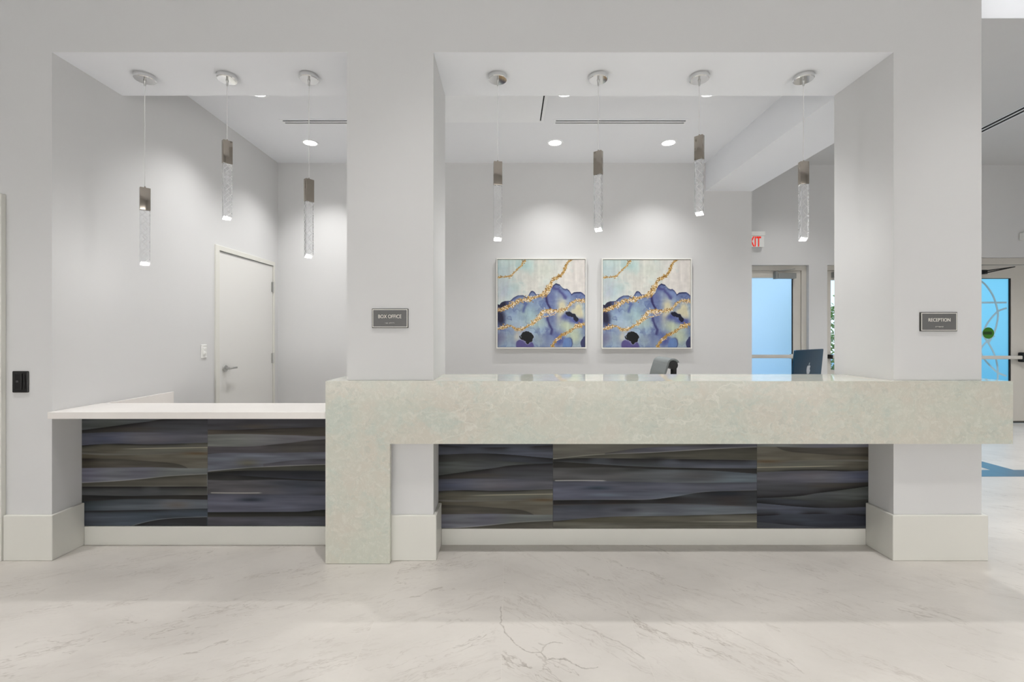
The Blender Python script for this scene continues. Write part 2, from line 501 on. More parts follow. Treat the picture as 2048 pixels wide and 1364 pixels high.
# white door in the left wall
dY0, dY1, dZ = 1.486, 2.544, 2.158
struct('wall_left', prism([(YT, 0), (dY0, 0), (dY0, dZ), (dY1, dZ), (dY1, 0), (YB + .15, 0), (YB + .15, ZC + .12), (YT, ZC + .12)], 'X', XL - .15, XL),
       M['wall'], 'light grey left wall of the office holding the white door', 'wall')
struct('wall_back', box(XL - .15, 2.842, YB, YB + .15, 0, ZP + .1), M['wall'], 'light grey back wall behind the two paintings', 'wall')
struct('ceiling', box(XL - .15, 2.30, YT, YB, ZC, ZC + .12), M['ceiling'], 'white office ceiling with downlights and slot vents', 'ceiling')
struct('beam', box(2.30, 2.846, YT, YB, ZS + .005, ZL), M['ceiling'], 'light grey dropped beam running from pillar to back wall', 'beam')
struct('ceiling.003', box(XL + .0005, C0 - .0005, .0005, YT - .0005, ZS - .001, ZS), M['ceiling'], 'white underside of the header over the box office desk', 'ceiling')
struct('ceiling.004', box(C1 + .0005, P0 - .0005, .0005, YT - .0005, ZS - .001, ZS), M['ceiling'], 'white underside of the header over the reception counter', 'ceiling')
struct('wall_vestibule', box(2.69, 2.842, YB + .15, YF, 0, ZP + .1), M['wall'], 'short grey wall behind the end of the back wall', 'wall')
struct('ceiling.001', box(2.846, XR, YP, YF + .2, ZP, ZP + .1), M['wall'], 'grey ceiling over the passage with the long slot vent', 'ceiling')
struct('trim_1', box(P1, XR, YP - .003, YP, ZP + .0005, ZL), M['ceiling'], 'bright white vertical fascia above the edge of the passage ceiling', 'trim')
struct('ceiling.002', box(-4.75, XR + .15, YR - .15, YP + .08, ZL, ZL + .1), M['ceiling'], 'white high lobby ceiling above the viewer', 'ceiling')
struct('wall_right', box(XR, XR + .15, YR, YF + .2, 0, ZL), M['wall'], 'grey right wall of the passage and lobby', 'wall')
struct('wall_lobby', box(-4.75, -4.6, YR, 0, 0, ZL), M['wall'], 'grey left side wall of the lobby', 'wall')
struct('wall_rear', box(-4.75, XR + .15, YR - .15, YR, 0, ZL), M['wall'], 'grey lobby wall behind the viewer', 'wall')

# far wall with three door openings
kf = RF / S
D2 = (3.19, 4.443, 2.355)
D3 = (4.717, 6.15, 2.355)
D4 = (6.50, 7.93, 2.468)
out = [(2.69, 0)]
for a, b_, z in (D2, D3, D4): out += [(a, 0), (a, z), (b_, z), (b_, 0)]
out += [(XR, 0), (XR, ZP + .1), (2.69, ZP + .1)]
struct('wall_far', prism(out, 'Y', YF, YF + .2), M['wall'], 'grey far wall with the three glazed exit doors', 'wall')

# baseboards
BH = 0.267
struct('baseboard_left', prism([(-2.972, -.02), (XL + .02, -.02), (XL + .02, .186), (XL, .186), (XL, 0), (-2.972, 0)], 'Z', 0, BH, 0.004), M['trim'],
       'tall white baseboard turning the corner left of the box office desk', 'baseboard')
struct('baseboard_center', prism([(C0 - .02, .186), (C0 - .02, -.02), (C1 + .02, -.02), (C1 + .02, .186), (C1, .186), (C1, 0), (C0, 0), (C0, .186)], 'Z', 0, BH, 0.004), M['trim'],
       'tall white baseboard wrapped around the foot of the box office column', 'baseboard')
struct('baseboard_right', prism([(P0 - .02, .186), (P0 - .02, -.02), (P1 + .02, -.02), (P1 + .02, YT), (P1, YT), (P1, 0), (P0, 0), (P0, .186)], 'Z', 0, BH, 0.004), M['trim'],
       'tall white baseboard wrapped around the foot of the reception pillar', 'baseboard')
struct('trim_2', prism([(-2.974, 0), (-2.974, 2.157), (-4.05, 2.157), (-4.05, 0), (-3.95, 0), (-3.95, 2.06), (-3.08, 2.06), (-3.08, 0)], 'Y', -.03, 0, 0.004), M['trim'],
       'white door casing at the far left edge of the front wall', 'trim')
struct('trim_3', prism([(2.9, 1.56), (8.75, 1.56), (8.75, 1.767), (4.945, 1.767), (4.945, 3.9), (4.722, 3.9), (4.722, 1.767), (2.9, 1.767)], 'Z', -.01, 0.0015), M['bluetile'],
       'blue-grey stone band laid into the passage floor', 'floor inlay')

# ------------------------------------------------------------------ white office door (door_1)
d1 = thing('door_1', 'plain white flush door with lever handle in the left office wall', 'door', (XL, dY0, 0), kind='structure')
fr = prism([(dY0, 0), (dY0, dZ), (dY1, dZ), (dY1, 0), (2.511, 0), (2.511, 2.112), (1.541, 2.112), (1.541, 0)], 'X', XL - .12, XL + .014, 0.003)
obj('door_frame', fr, M['trim'], d1)
leaf = obj('door_leaf', box(XL - .05, XL + .002, 1.546, 2.507, 0.008, 2.105, 0.002), M['door'], d1)
hx, hy, hz = XL + .004, 1.630, 1.006
h = tube((hx, hy, hz), (hx + .012, hy, hz), .033, .031, 32)
h = tube((hx + .01, hy, hz), (hx + .05, hy, hz), .011, .011, 20, h)
h = tube((hx + .045, hy - .012, hz), (hx + .047, hy + .05, hz + .001), .0105, .009, 16, h)
h = box(hx + .036, hx + .054, hy + .045, hy + .118, hz - .009, hz + .011, .004, 2, h)
obj('lever_handle', h, M['steel'], leaf, smooth=40)
obj('latch_plate', box(XL - .001, XL + .004, 1.5395, 1.548, hz - .055, hz + .05), M['blackm'], leaf)
for z in (1.868, 1.058, .24):
    hb = tube((XL + .010, 2.508, z - .06), (XL + .010, 2.508, z + .06), .008, .008, 14)
    hb = box(XL, XL + .005, 2.478, 2.508, z - .056, z + .056, .001, 1, hb)
    obj('hinge', hb, M['steel'], leaf, smooth=40)

# white rocker switch beside the door
sw = thing('light_switch', 'white single light switch on the left wall beside the white door', 'light switch', (XL, 1.335, 1.18))
obj('switch_plate', box(XL, XL + .007, 1.299, 1.371, 1.121, 1.239, .003), M['plate'], sw)
obj('rocker', box(XL + .006, XL + .012, 1.318, 1.352, 1.149, 1.211, .002), M['plate'], sw)
obj('toggle', box(XL + .011, XL + .020, 1.327, 1.343, 1.156, 1.174, .002), M['plate'], sw)

# black double wall switch at far left
b0 = P(27, 785, 1); b1 = P(59, 742, 1)
bs = thing('wall_switch', 'black wall switch plate on the front wall left of the box office opening', 'wall switch', ((b0.x + b1.x) / 2, 0, (b0.z + b1.z) / 2))
obj('switch_plate', box(b0.x, b1.x, -.009, 0, b0.z, b1.z, .005, 3), M['black'], bs)
obj('rocker', box(b0.x + .018, b0.x + .062, -.014, -.008, b0.z + .018, b1.z - .014, .003), M['blackm'], bs)
obj('slider', box(b0.x + .068, b0.x + .078, -.013, -.008, b0.z + .022, b1.z - .018, .002), M['blackm'], bs)
ic = box(b0.x + .030, b0.x + .043, -.0148, -.0138, b0.z + .062, b0.z + .065)
ic = box(b0.x + .030, b0.x + .043, -.0148, -.0138, b0.z + .068, b0.z + .071, 0, 2, ic)
obj('indicator_mark', ic, M['signgrey'], bs)

# ------------------------------------------------------------------ printed panels
def vnoise(u, v, nu, nv, seed):
    rs = np.random.RandomState(seed)
    g = rs.rand(nv + 3, nu + 3)
    x = np.clip(u, 0, 1) * nu; y = np.clip(v, 0, 1) * nv
    xi = np.floor(x).astype(int); yi = np.floor(y).astype(int)
    fx = x - xi; fy = y - yi
    fx = fx * fx * (3 - 2 * fx); fy = fy * fy * (3 - 2 * fy)
    return (g[yi, xi] * (1 - fx) * (1 - fy) + g[yi, xi + 1] * fx * (1 - fy) + g[yi + 1, xi] * (1 - fx) * fy + g[yi + 1, xi + 1] * fx * fy)

def fbm(u, v, nu, nv, seed, octv=4):
    t = 0; a = 0.5; s = 0
    for k in range(octv):
        t = t + a * vnoise(u, v, nu * 2 ** k, nv * 2 ** k, seed + 17 * k); s += a; a *= 0.5
    return t / s

def sstep(a, b, x):
    t = np.clip((x - a) / (b - a), 0, 1)
    return t * t * (3 - 2 * t)

def lin(c):
    c = np.clip(np.asarray(c, float) / 255, 0, 1)
    return np.where(c <= 0.04045, c / 12.92, ((c + 0.055) / 1.055) ** 2.4)

def print_panel(name, x0, x1, y, z0, z1, nx, nz, fn, matl, parent, thick=0.018):
    """a board facing -Y whose printed pattern lives in its colour attribute"""
    xs = np.linspace(x0, x1, nx); zs = np.linspace(z1, z0, nz)
    X, Z = np.meshgrid(xs, zs)
    Uc, Vc = np.meshgrid(np.linspace(0, 1, nx), np.linspace(0, 1, nz))
    colr = fn(Uc, Vc)
    n = nx * nz
    verts = np.zeros((n + 4, 3))
    verts[:n, 0] = X.ravel(); verts[:n, 1] = y; verts[:n, 2] = Z.ravel()
    bk = [(x0, y + thick, z1), (x1, y + thick, z1), (x1, y + thick, z0), (x0, y + thick, z0)]
    verts[n:] = bk
    idx = np.arange(n).reshape(nz, nx)
    quads = np.stack([idx[:-1, :-1], idx[1:, :-1], idx[1:, 1:], idx[:-1, 1:]], -1).reshape(-1, 4)
    faces = [tuple(int(k) for k in q) for q in quads]
    faces.append((n, n + 1, n + 2, n + 3))
    tl, tr_, br_, bl = int(idx[0, 0]), int(idx[0, -1]), int(idx[-1, -1]), int(idx[-1, 0])
    faces.append(tuple([int(k) for k in idx[0, :]] + [n + 1, n]))
    faces.append(tuple([int(k) for k in idx[:, -1]] + [n + 2, n + 1]))
    faces.append(tuple([int(k) for k in idx[-1, ::-1]] + [n + 3, n + 2]))
    faces.append(tuple([int(k) for k in idx[::-1, 0]] + [n, n + 3]))
    me = bpy.data.meshes.new(name)
    me.from_pydata(verts.tolist(), [], faces)
    at = me.color_attributes.new('print', 'FLOAT_COLOR', 'POINT')
    buf = np.ones((n + 4, 4), np.float32)
    buf[:n, :3] = lin(colr).reshape(-1, 3)
    buf[n:, :3] = lin([40, 40, 42])
    at.data.foreach_set('color', buf.ravel())
    return link(name, me, matl, parent)

def wave_print(img, U, V, bands, patches, seed):
    """paint overlapping wave bands; every band is (edge points, colour left, colour right, lip darkness, lip depth, pale line)"""
    for k, (pts, ca, cb, lip, depth, pale) in enumerate(bands):
        pts = spline(pts, 8)
        px = np.array([p[0] for p in pts]); py = np.array([p[1] for p in pts])
        yk = np.interp(U, px, py)
        on = sstep(px[0] - 1.5, px[0] + 1.5, U) * (1 - sstep(px[-1] - 1.5, px[-1] + 1.5, U)) if pale != 'full' else 1.0
        dv = V - yk
        w = np.clip((U - px[0]) / max(px[-1] - px[0], 1) + 1.0 * (vnoise(U / 420, V / 300 + .25, 7, 3, seed + k) - .5), 0, 1)[..., None]
        c = np.array(ca, float) * (1 - w) + np.array(cb, float) * w
        var = vnoise(U / 420, V / 300 + .3, 9, 2, seed * 3 + k)
        dark = lip * (.45 + 1.1 * sstep(.15, .8, var))
        sh = 1 - np.clip(dark * 1.25, 0, .88) * np.exp(-np.clip(dv, 0, None) / depth)
        streak = .88 + .24 * fbm(U / 420, V / 300 + .3, 4, 60, seed * 13 + k, 3)
        c = c * (sh * streak)[..., None]
        m = (sstep(-.5, .5, dv) * on)[..., None]
        img = img * (1 - m) + c * m
        if pale is not None and pale != 'full':
            ln = np.exp(-((dv + .6) / .7) ** 2) * on * pale
            img = img + (np.array([196, 194, 180]) - img) * ln[..., None]
    for (x, y, rx, ry, col_, st) in patches:
        m = np.exp(-((U - x) / rx) ** 2 - ((V - y) / ry) ** 2) * st
        img = img + (np.array(col_, float) - img) * m[..., None]
    g_ = img.mean(-1, keepdims=True)
    img = g_ + (img - g_) * .72
    smear = .80 + .40 * fbm(U / 420, V / 300 + .3, 5, 44, seed * 5 + 1, 3)
    img = img * smear[..., None] * .93
    return np.clip(img, 6, 255)

def zp(pts, x0, y0, k): return [((x - x0) / k, (y - y0) / k) for x, y in pts]
def print_a(U, V):
    q = lambda *p: zp(p, 20, 38, 4.085)
    B = [
        ([(0, -58), (120, -62), (251, -52)], (52, 58, 76), (60, 68, 84), .3, 6, 'full'),
        ([(0, -42), (120, -36), (251, -40)], (84, 88, 104), (76, 84, 104), .5, 5, 'full'),
        ([(0, -20), (120, -24), (251, -14)], (60, 62, 60), (72, 80, 96), .55, 7, 'full'),
        ([(0, -6), (120, -9), (251, -3)], (84, 90, 86), (66, 70, 82), .2, 6, 'full'),
        (q((20, 130), (180, 110), (400, 80), (560, 60), (720, 36), (1045, 20)), (66, 62, 56), (70, 72, 80), .75, 6, 'full'),
        (q((20, 155), (300, 145), (600, 148), (850, 155), (1045, 165)), (84, 88, 108), (104, 104, 112), .1, 5, 'full'),
        (q((20, 255), (150, 245), (340, 240), (600, 246), (1045, 232)), (92, 88, 74), (112, 112, 100), .45, 3, 'full'),
        (q((20, 310), (250, 320), (600, 318), (1045, 300)), (112, 108, 100), (112, 110, 98), .05, 4, 'full'),
        (q((20, 325), (250, 335), (600, 330), (1045, 322)), (92, 84, 66), (108, 104, 90), .1, 5, 'full'),
        (q((20, 360), (300, 365), (600, 385), (800, 405), (890, 440)), (70, 62, 48), (96, 92, 84), .3, 8, 0.0),
        (q((20, 440), (300, 435), (600, 432), (850, 440), (1045, 440)), (104, 104, 124), (118, 124, 124), .05, 5, 'full'),
        (q((20, 560), (250, 550), (500, 530), (750, 505), (1045, 490)), (78, 76, 66), (98, 94, 82), .15, 6, .45),
        (q((20, 590), (300, 590), (600, 590), (1045, 590)), (72, 76, 82), (98, 98, 94), .75, 6, .3),
        (q((20, 660), (400, 668), (700, 662), (1045, 660)), (44, 46, 46), (44, 42, 38), .4, 5, 'full'),
        (q((20, 712), (400, 692), (700, 692), (1045, 698)), (62, 74, 84), (104, 112, 124), .2, 6, 'full'),
        (q((20, 790), (500, 782), (1045, 770)), (72, 78, 92), (66, 80, 96), .45, 4, 'full'),
        (q((430, 912), (600, 870), (780, 850), (1045, 840)), (46, 48, 54), (50, 52, 58), .6, 5, .35),
    ]
    img = np.zeros(U.shape + (3,)) + np.array([70, 74, 84.])
    PT = [(232, 69, 30, 3, (96, 74, 46), .9), (190, 172, 26, 7, (104, 92, 82), .7), (110, 20, 40, 4, (84, 72, 64), .5), (45, 40, 24, 6, (66, 74, 104), .6), (150, 41, 40, 7, (106, 98, 108), .5)]
    img = wave_print(img, U, V, B, PT, 11)
    ln = np.exp(-((V - np.interp(U, [0, 80, 251], [62, 60, 57])) / .7) ** 2) * sstep(70, 130, U)
    return img + (np.array([196, 188, 166]) - img) * (ln * .75)[..., None]
def print_b(U, V):
    q = lambda *p: zp(p, 1045, 38, 4.085)
    B = [
        (q((1045, 125), (1250, 128), (1510, 118), (2000, 105), (2600, 110)), (84, 76, 66), (78, 72, 62), .45, 3, 'full'),
        (q((1045, 165), (1300, 160), (1700, 170), (2005, 178), (2600, 170)), (112, 116, 112), (114, 112, 122), .05, 5, 'full'),
        (q((1045, 262), (1400, 262), (1700, 235), (2005, 205), (2600, 190)), (78, 74, 80), (76, 72, 64), .1, 6, 'full'),
        (q((1045, 325), (1200, 315), (1600, 315), (2005, 308), (2600, 300)), (104, 110, 126), (108, 112, 128), .05, 5, 'full'),
        (q((1500, 405), (1750, 375), (2005, 365), (2600, 360)), (96, 96, 108), (100, 98, 112), .15, 6, 0.0),
        (q((1045, 468), (1300, 445), (1500, 432), (2005, 412), (2600, 400)), (76, 76, 68), (70, 70, 58), .15, 6, .55),
        (q((1045, 476), (1300, 462), (1600, 460), (2005, 462), (2600, 465)), (54, 58, 62), (42, 48, 62), .5, 8, 'full'),
        (q((1045, 485), (1300, 500), (1600, 520), (2005, 538), (2600, 545)), (44, 46, 42), (62, 64, 70), .4, 6, 'full'),
        (q((1045, 535), (1250, 540), (1600, 534), (2005, 548), (2600, 560)), (92, 90, 96), (66, 72, 90), .1, 6, 'full'),
        (q((1045, 650), (1500, 655), (2005, 655), (2600, 650)), (92, 94, 114), (78, 84, 104), .2, 3, 'full'),
        (q((1045, 800), (1500, 798), (1830, 795), (2005, 780), (2600, 760)), (46, 50, 44), (66, 62, 52), .6, 5, 'full'),
        (q((1045, 838), (1500, 836), (2005, 834), (2600, 838)), (86, 84, 96), (78, 80, 92), .1, 5, 'full'),
    ]
    img = np.zeros(U.shape + (3,)) + np.array([66, 66, 74.])
    PT = [(80, 88, 22, 7, (100, 96, 74), .8), (87, 162, 26, 4, (36, 46, 62), .9), (95, 15, 34, 5, (90, 78, 66), .7), (150, 128, 34, 5, (52, 58, 72), .7), (200, 134, 40, 4, (50, 60, 76), .6), (205, 107, 30, 4, (22, 28, 38), .7)]
    img = wave_print(img, U, V, B, PT, 23)
    ln = np.exp(-((V - 147.6 - .6 * np.sin(U / 40)) / .8) ** 2) * sstep(4, 9, U) * (1 - sstep(100, 112, U))
    return img + (np.array([206, 202, 192]) - img) * (ln * .8)[..., None]
def print_c(U, V):
    q = lambda *p: zp(p, 78, 35, 4.65)
    B = [
        (q((560, 130), (900, 82), (1300, 60), (1700, 38), (1990, 20)), (92, 90, 92), (96, 98, 116), .2, 6, 0.0),
        (q((78, 185), (500, 145), (1000, 125), (1600, 90), (1990, 74)), (94, 92, 80), (76, 74, 62), .15, 6, .5),
        (q((78, 187), (350, 175), (900, 180), (1400, 186), (1990, 195)), (62, 70, 72), (88, 94, 112), .55, 7, .15),
        (q((78, 205), (400, 225), (800, 250), (1300, 266), (1990, 272)), (46, 46, 38), (46, 46, 48), .45, 5, .15),
        (q((78, 265), (600, 262), (1000, 280), (1500, 290), (1990, 322)), (86, 86, 88), (108, 126, 142), .1, 5, 'full'),
        (q((78, 390), (570, 390), (1300, 405), (1990, 400)), (90, 94, 116), (86, 90, 104), .15, 3, 'full'),
        (q((78, 568), (500, 563), (950, 562), (1200, 535), (1500, 490), (1990, 475)), (60, 46, 44), (54, 58, 64), .5, 8, .25),
        (q((78, 615), (600, 605), (1200, 602), (1990, 630)), (80, 84, 98), (108, 116, 126), .12, 5, .2),
        (q((78, 762), (600, 722), (1200, 712), (1990, 690)), (92, 88, 70), (106, 104, 92), .3, 3, 'full'),
        (q((78, 774), (700, 782), (1300, 792), (1990, 800)), (108, 106, 92), (96, 94, 80), .05, 4, .12),
    ]
    img = np.zeros(U.shape + (3,)) + np.array([104, 102, 92.])
    PT = [(160, 53, 34, 5, (50, 54, 54), .85), (280, 66, 60, 9, (78, 78, 82), .85), (90, 90, 26, 4, (44, 60, 78), .9), (110, 104, 40, 4, (108, 128, 150), .6), (235, 103, 60, 5, (112, 130, 150), .6),
          (350, 101, 34, 5, (20, 34, 48), .85), (205, 31, 24, 3, (28, 30, 34), .7), (150, 134, 24, 4, (58, 58, 70), .7), (60, 130, 40, 5, (62, 72, 88), .5), (300, 132, 60, 7, (112, 124, 138), .6), (75, 118, 20, 3, (36, 44, 54), .6)]
    img = wave_print(img, U, V, B, PT, 37)
    ln = np.exp(-((V - 75.4 + .4 * np.sin(U / 30)) / .8) ** 2) * sstep(2, 6, U) * (1 - sstep(98, 110, U))
    img = img + (np.array([214, 212, 208]) - img) * (ln * .85)[..., None]
    ln = np.exp(-((V - 157.6) / .7) ** 2) * sstep(250, 330, U)
    return img + (np.array([190, 186, 168]) - img) * (ln * .6)[..., None]
PR = 1.069
def print_fn(kind, hpx, wpx):
    """wpx, hpx: (offset, span) of the board in print units"""
    def fn(U, V):
        u, v = wpx[0] + U * wpx[1], hpx[0] + V * hpx[1]
        if kind == 'L1': return print_a(u, v)
        if kind == 'L2': return print_b(u, v)
        if kind == 'R1': return print_a(u + 22, v - 45 )
        if kind == 'R2': return print_c(u, v)
        return print_a(251 - u, 106 - v)
    return fn

# ------------------------------------------------------------------ reception desk
RC = 0.9795
YC = D * (RC - 1)
zt = 1.0596; zb = 0.6957
xa, xb = -1.0635, 2.921
rd = thing('reception_desk', 'long pale stone reception counter with waterfall leg and dark wave-print front', 'reception desk', (0.9, 0.1, 0))
# countertop notched around column and pillar
yr_ = D * (1.15 - 1)
ct = prism([(xa + .02, YC + .0201), (xb - .02, YC + .0201), (xb - .02, yr_), (P1 + .001, yr_), (P1 + .001, -.001), (P0 - .001, -.001), (P0 - .001, yr_), (C1 + .001, yr_), (C1 + .001, -.001), (C0 - .001, -.001), (C0 - .001, yr_), (xa + .02, yr_)], 'Z', zt - .02, zt)
obj('countertop', ct, M['stone'], rd)
ap = box(xa, xb, YC, YC + .02, zb, zt)
ap = box(xa, xa + .0199, YC + .02, -.022, zb, zt, 0, 2, ap)
ap = box(xa, xa + .0199, -.022, yr_, zt - .02, zt, 0, 2, ap)
ap = box(xb - .0199, xb, YC + .02, yr_, zb, zt, 0, 2, ap)
ap = box(xa + .02, xb - .02, YC + .02, -.022, zb, zb + .02, 0, 2, ap)
ap = box(C1 + .002, P0 - .002, -.022, .186, zb, zb + .02, 0, 2, ap)
ap = box(P1 + .002, xb - .02, -.022, yr_, zb, zb + .02, 0, 2, ap)
obj('apron', ap, M['stone'], rd)
lg = box(xa, -0.690, YC, -.021, 0.002, zb)
obj('waterfall_leg', lg, M['stone'], rd)
obj('kickboard', box(C1 + .021, P0 - .021, .181, .2, 0, .103, .002), M['trim'], rd)
pz1 = 0.80
print_panel('front_panel', C1 + .001, 0.2775, .187, .105, pz1, 300, 260, print_fn('R1', (-49.5, 219.7), (0.1, 228.7)), M['print'], rd)
print_panel('front_panel', 0.2785, 1.5685, .187, .105, pz1, 480, 260, print_fn('R2', (-49.5, 219.7), (0.1, 407.9)), M['print'], rd)
print_panel('front_panel', 1.5695, P0 - .001, .187, .105, pz1, 300, 260, print_fn('R3', (-49.5, 219.7), (0.2, 222.8)), M['print'], rd)
obj('support_wall', box(C1 + .002, P0 - .002, .206, .3, 0, zt - .0205), M['trim'], rd)
od = thing('office_desk', 'low white work desk behind the reception counter, under the dark blue computer', 'desk', (1.2, .82, 0))
obj('desktop', box(-.42, 2.80, .50, 1.15, .72, .75, .004), M['whitestone'], od)
for x in (-.42, 1.0, 2.77):
    obj('side_panel', box(x, x + .03, .52, 1.13, 0, .72), M['whitestone'], od)

# ------------------------------------------------------------------ box office desk
bo = thing('box_office_desk', 'lower white-topped box office desk with dark wave-print front at the left', 'desk', (-1.85, 0.1, 0))
bt, bb = .8756, .835
bc = prism([(XL - .001, -.027), (xa - .002, -.027), (xa - .002, -.001), (C0 - .001, -.001), (C0 - .001, .324), (XL + .001, .324), (XL + .001, -.001), (XL - .001, -.001)], 'Z', bb, bt, 0.0025)
obj('countertop', bc, M['whitestone'], bo)
obj('kickboard', box(XL + .021, C0 - .021, .181, .2, 0, .118, .002), M['trim'], bo)
print_panel('front_panel', XL + .001, -1.9075, .187, .120, bb - .001, 320, 280, print_fn('L1', (-12.2, 225.8), (0.4, 251.5)), M['print'], bo)
print_panel('front_panel', -1.9065, C0 - .001, .187, .120, bb - .001, 340, 280, print_fn('L2', (-12.2, 225.8), (0.2, 299.4)), M['print'], bo)
obj('support_wall', box(XL + .002, C0 - .002, .206, .3, 0, bb - .001), M['trim'], bo)
obj('side_panel', box(XL + .001, XL + .02, .325, .953, 0, .872, .002), M['whitestone'], bo)
wk = box(XL + .021, C0 - .002, .302, .95, .70, .73, .003)
wk = box(C0 - .03, C0 - .002, .5, .94, 0, .70, 0, 2, wk)
obj('work_surface', wk, M['whitestone'], bo)

# ------------------------------------------------------------------ pendants
def pendant(px, y_top, y_mid, y_bot, rot, label, group):
    r = 1.090
    top = P(px, 0, r)
    Y = D * (r - 1)
    x = top.x
    zt_, zm, zb_ = P(px, y_top, r).z, P(px, y_mid, r).z, P(px, y_bot, r).z
    t = thing('pendant_light', label, 'pendant light', (x, Y, ZS - .001), 0, group)
    def L(z): return z - ZS + .001
    rad = .0605
    cn = obj('canopy', lathe([(0, 0), (rad - .001, 0), (rad, -.002), (rad, -.026), (rad - .004, -.030), (0, -.030)], n=56), M['chrome'], t, True, 35)
    obj('strain_relief', lathe([(0, -.030), (.008, -.030), (.009, -.034), (.006, -.038), (.006, -.062), (.0035, -.068), (0, -.068)], n=20), M['steel'], cn, True, 40)
    obj('cord', tube((0, 0, -.066), (0, 0, L(zt_) + .008), .0024, .0024, 10), M['cord'], t, True, 40)
    q = Matrix.Rotation(rot, 4, 'Z')
    def rotated(bm):
        bmesh.ops.transform(bm, matrix=q, verts=bm.verts[:]); return bm
    cap = box(-.0275, .0275, -.0155, .0155, L(zm), L(zt_), .0022, 2)
    cap = tube((0, 0, L(zt_) - .001), (0, 0, L(zt_) + .010), .005, .004, 14, cap)
    obj('metal_cap', rotated(cap), M['nickel'], t, True, 30)
    # cut bar with a slanting chisel end; kept in its own frame so the cross cuts follow its faces
    b = bmesh.new()
    w, d_ = .026, .0135
    hgt = zm - zb_
    zz = -hgt
    pts = [(-w, -d_), (w, -d_), (w, d_), (-w, d_)]
    tp = [b.verts.new((a, c, -.0005)) for a, c in pts]
    lowz = [zz + .022, zz + .022, zz, zz]
    lo = [b.verts.new((a, c, z)) for (a, c), z in zip(pts, lowz)]
    b.faces.new(tp); b.faces.new(lo[::-1])
    for i in range(4):
        j = (i + 1) % 4
        b.faces.new((tp[i], lo[i], lo[j], tp[j]))
    bmesh.ops.recalc_face_normals(b, faces=b.faces[:])
    bmesh.ops.bevel(b, geom=b.edges[:], offset=.0015, segments=1, affect='EDGES')
    co = obj('crystal_bar', b, M['crystal'], t, True)
    co.location = (0, 0, L(zm))
    co.rotation_euler = (0, 0, rot)
    gl = bpy.data.lights.new('pendant_lamp', 'POINT'); gl.energy = 1.0; gl.shadow_soft_size = .02; gl.color = (1, .99, .97)
    go = bpy.data.objects.new('pendant_lamp', gl); COL.objects.link(go); go.location = (x, Y, zb_ - .03)
    return t

gB, gR = 'crystal pendants over the box office desk', 'crystal pendants over the reception counter'
pendant(290, 376, 421, 531, R(45), 'crystal bar pendant beside the left wall, hanging lowest over the white desk', gB)
pendant(454.5, 282, 328, 440, R(50), 'crystal bar pendant hanging highest over the white desk, middle of its three', gB)
pendant(618, 359, 404, 516, R(52), 'crystal bar pendant over the white desk nearest the box office column', gB)
pendant(995.5, 324, 371, 482, R(10), 'crystal bar pendant over the stone counter nearest the box office column', gR)
pendant(1196.5, 303, 350, 463, R(-40), 'crystal bar pendant in front of the gap between the two paintings', gR)
pendant(1398.5, 272, 320, 431, R(-48), 'crystal bar pendant hanging highest over the stone counter, right of the paintings', gR)
pendant(1607, 324, 369, 482, R(0), 'crystal bar pendant nearest the reception pillar, in front of the beam', gR)

# ------------------------------------------------------------------ recessed downlights
def spot(name, loc, energy, angle, blend, size, color=(1, .993, .98), target=None):
    l = bpy.data.lights.new(name, 'SPOT')
    l.energy = energy; l.spot_size = R(angle); l.spot_blend = blend; l.shadow_soft_size = size; l.color = color
    o = bpy.data.objects.new(name, l); COL.objects.link(o); o.location = loc
    if target is not None:
        o.rotation_euler = (Vector(target) - Vector(loc)).to_track_quat('-Z', 'Y').to_euler()
    return o

def area(name, loc, rot, sx, sy, energy, color):
    l = bpy.data.lights.new(name, 'AREA')
    l.shape = 'RECTANGLE'; l.size = sx; l.size_y = sy; l.energy = energy; l.color = color
    o = bpy.data.objects.new(name, l); COL.objects.link(o); o.location = loc; o.rotation_euler = rot
    return o

E_DOWN = 112
def downlight(x, y, label, power):
    t = thing('downlight', label, 'ceiling light', (x, y, ZC), 0, 'recessed downlights in the office ceiling')
    obj('trim_ring', lathe([(.066, .0), (.066, -.004), (.070, -.006), (.083, -.005), (.086, -.001), (.086, 0)], n=48), M['vent'], t, True, 40)
    obj('lens', lathe([(0, -.0025), (.066, -.0025), (.066, -.0005), (0, -.0005)], n=48), M['lens'], t, True, 40)
    spot('downlight_lamp', (x, y, ZC - .012), power, 108, 1.0, .03)
yn, yf_ = 1.075, 2.070
downlight(-2.085, yn, 'recessed downlight above the middle box office pendant, half hidden by the header', 88)
downlight(-2.080, yf_, 'round recessed downlight behind the pendant by the box office column', 92)
downlight(.462, yn, 'recessed downlight beside the ceiling hatch, half hidden header', 106)
downlight(.482, yf_, 'round recessed downlight in front of the left painting', 72)
downlight(1.658, yn, 'recessed downlight behind the highest counter pendant, half hidden header', 106)
downlight(1.670, yf_, 'round recessed downlight in front of the right painting', 72)

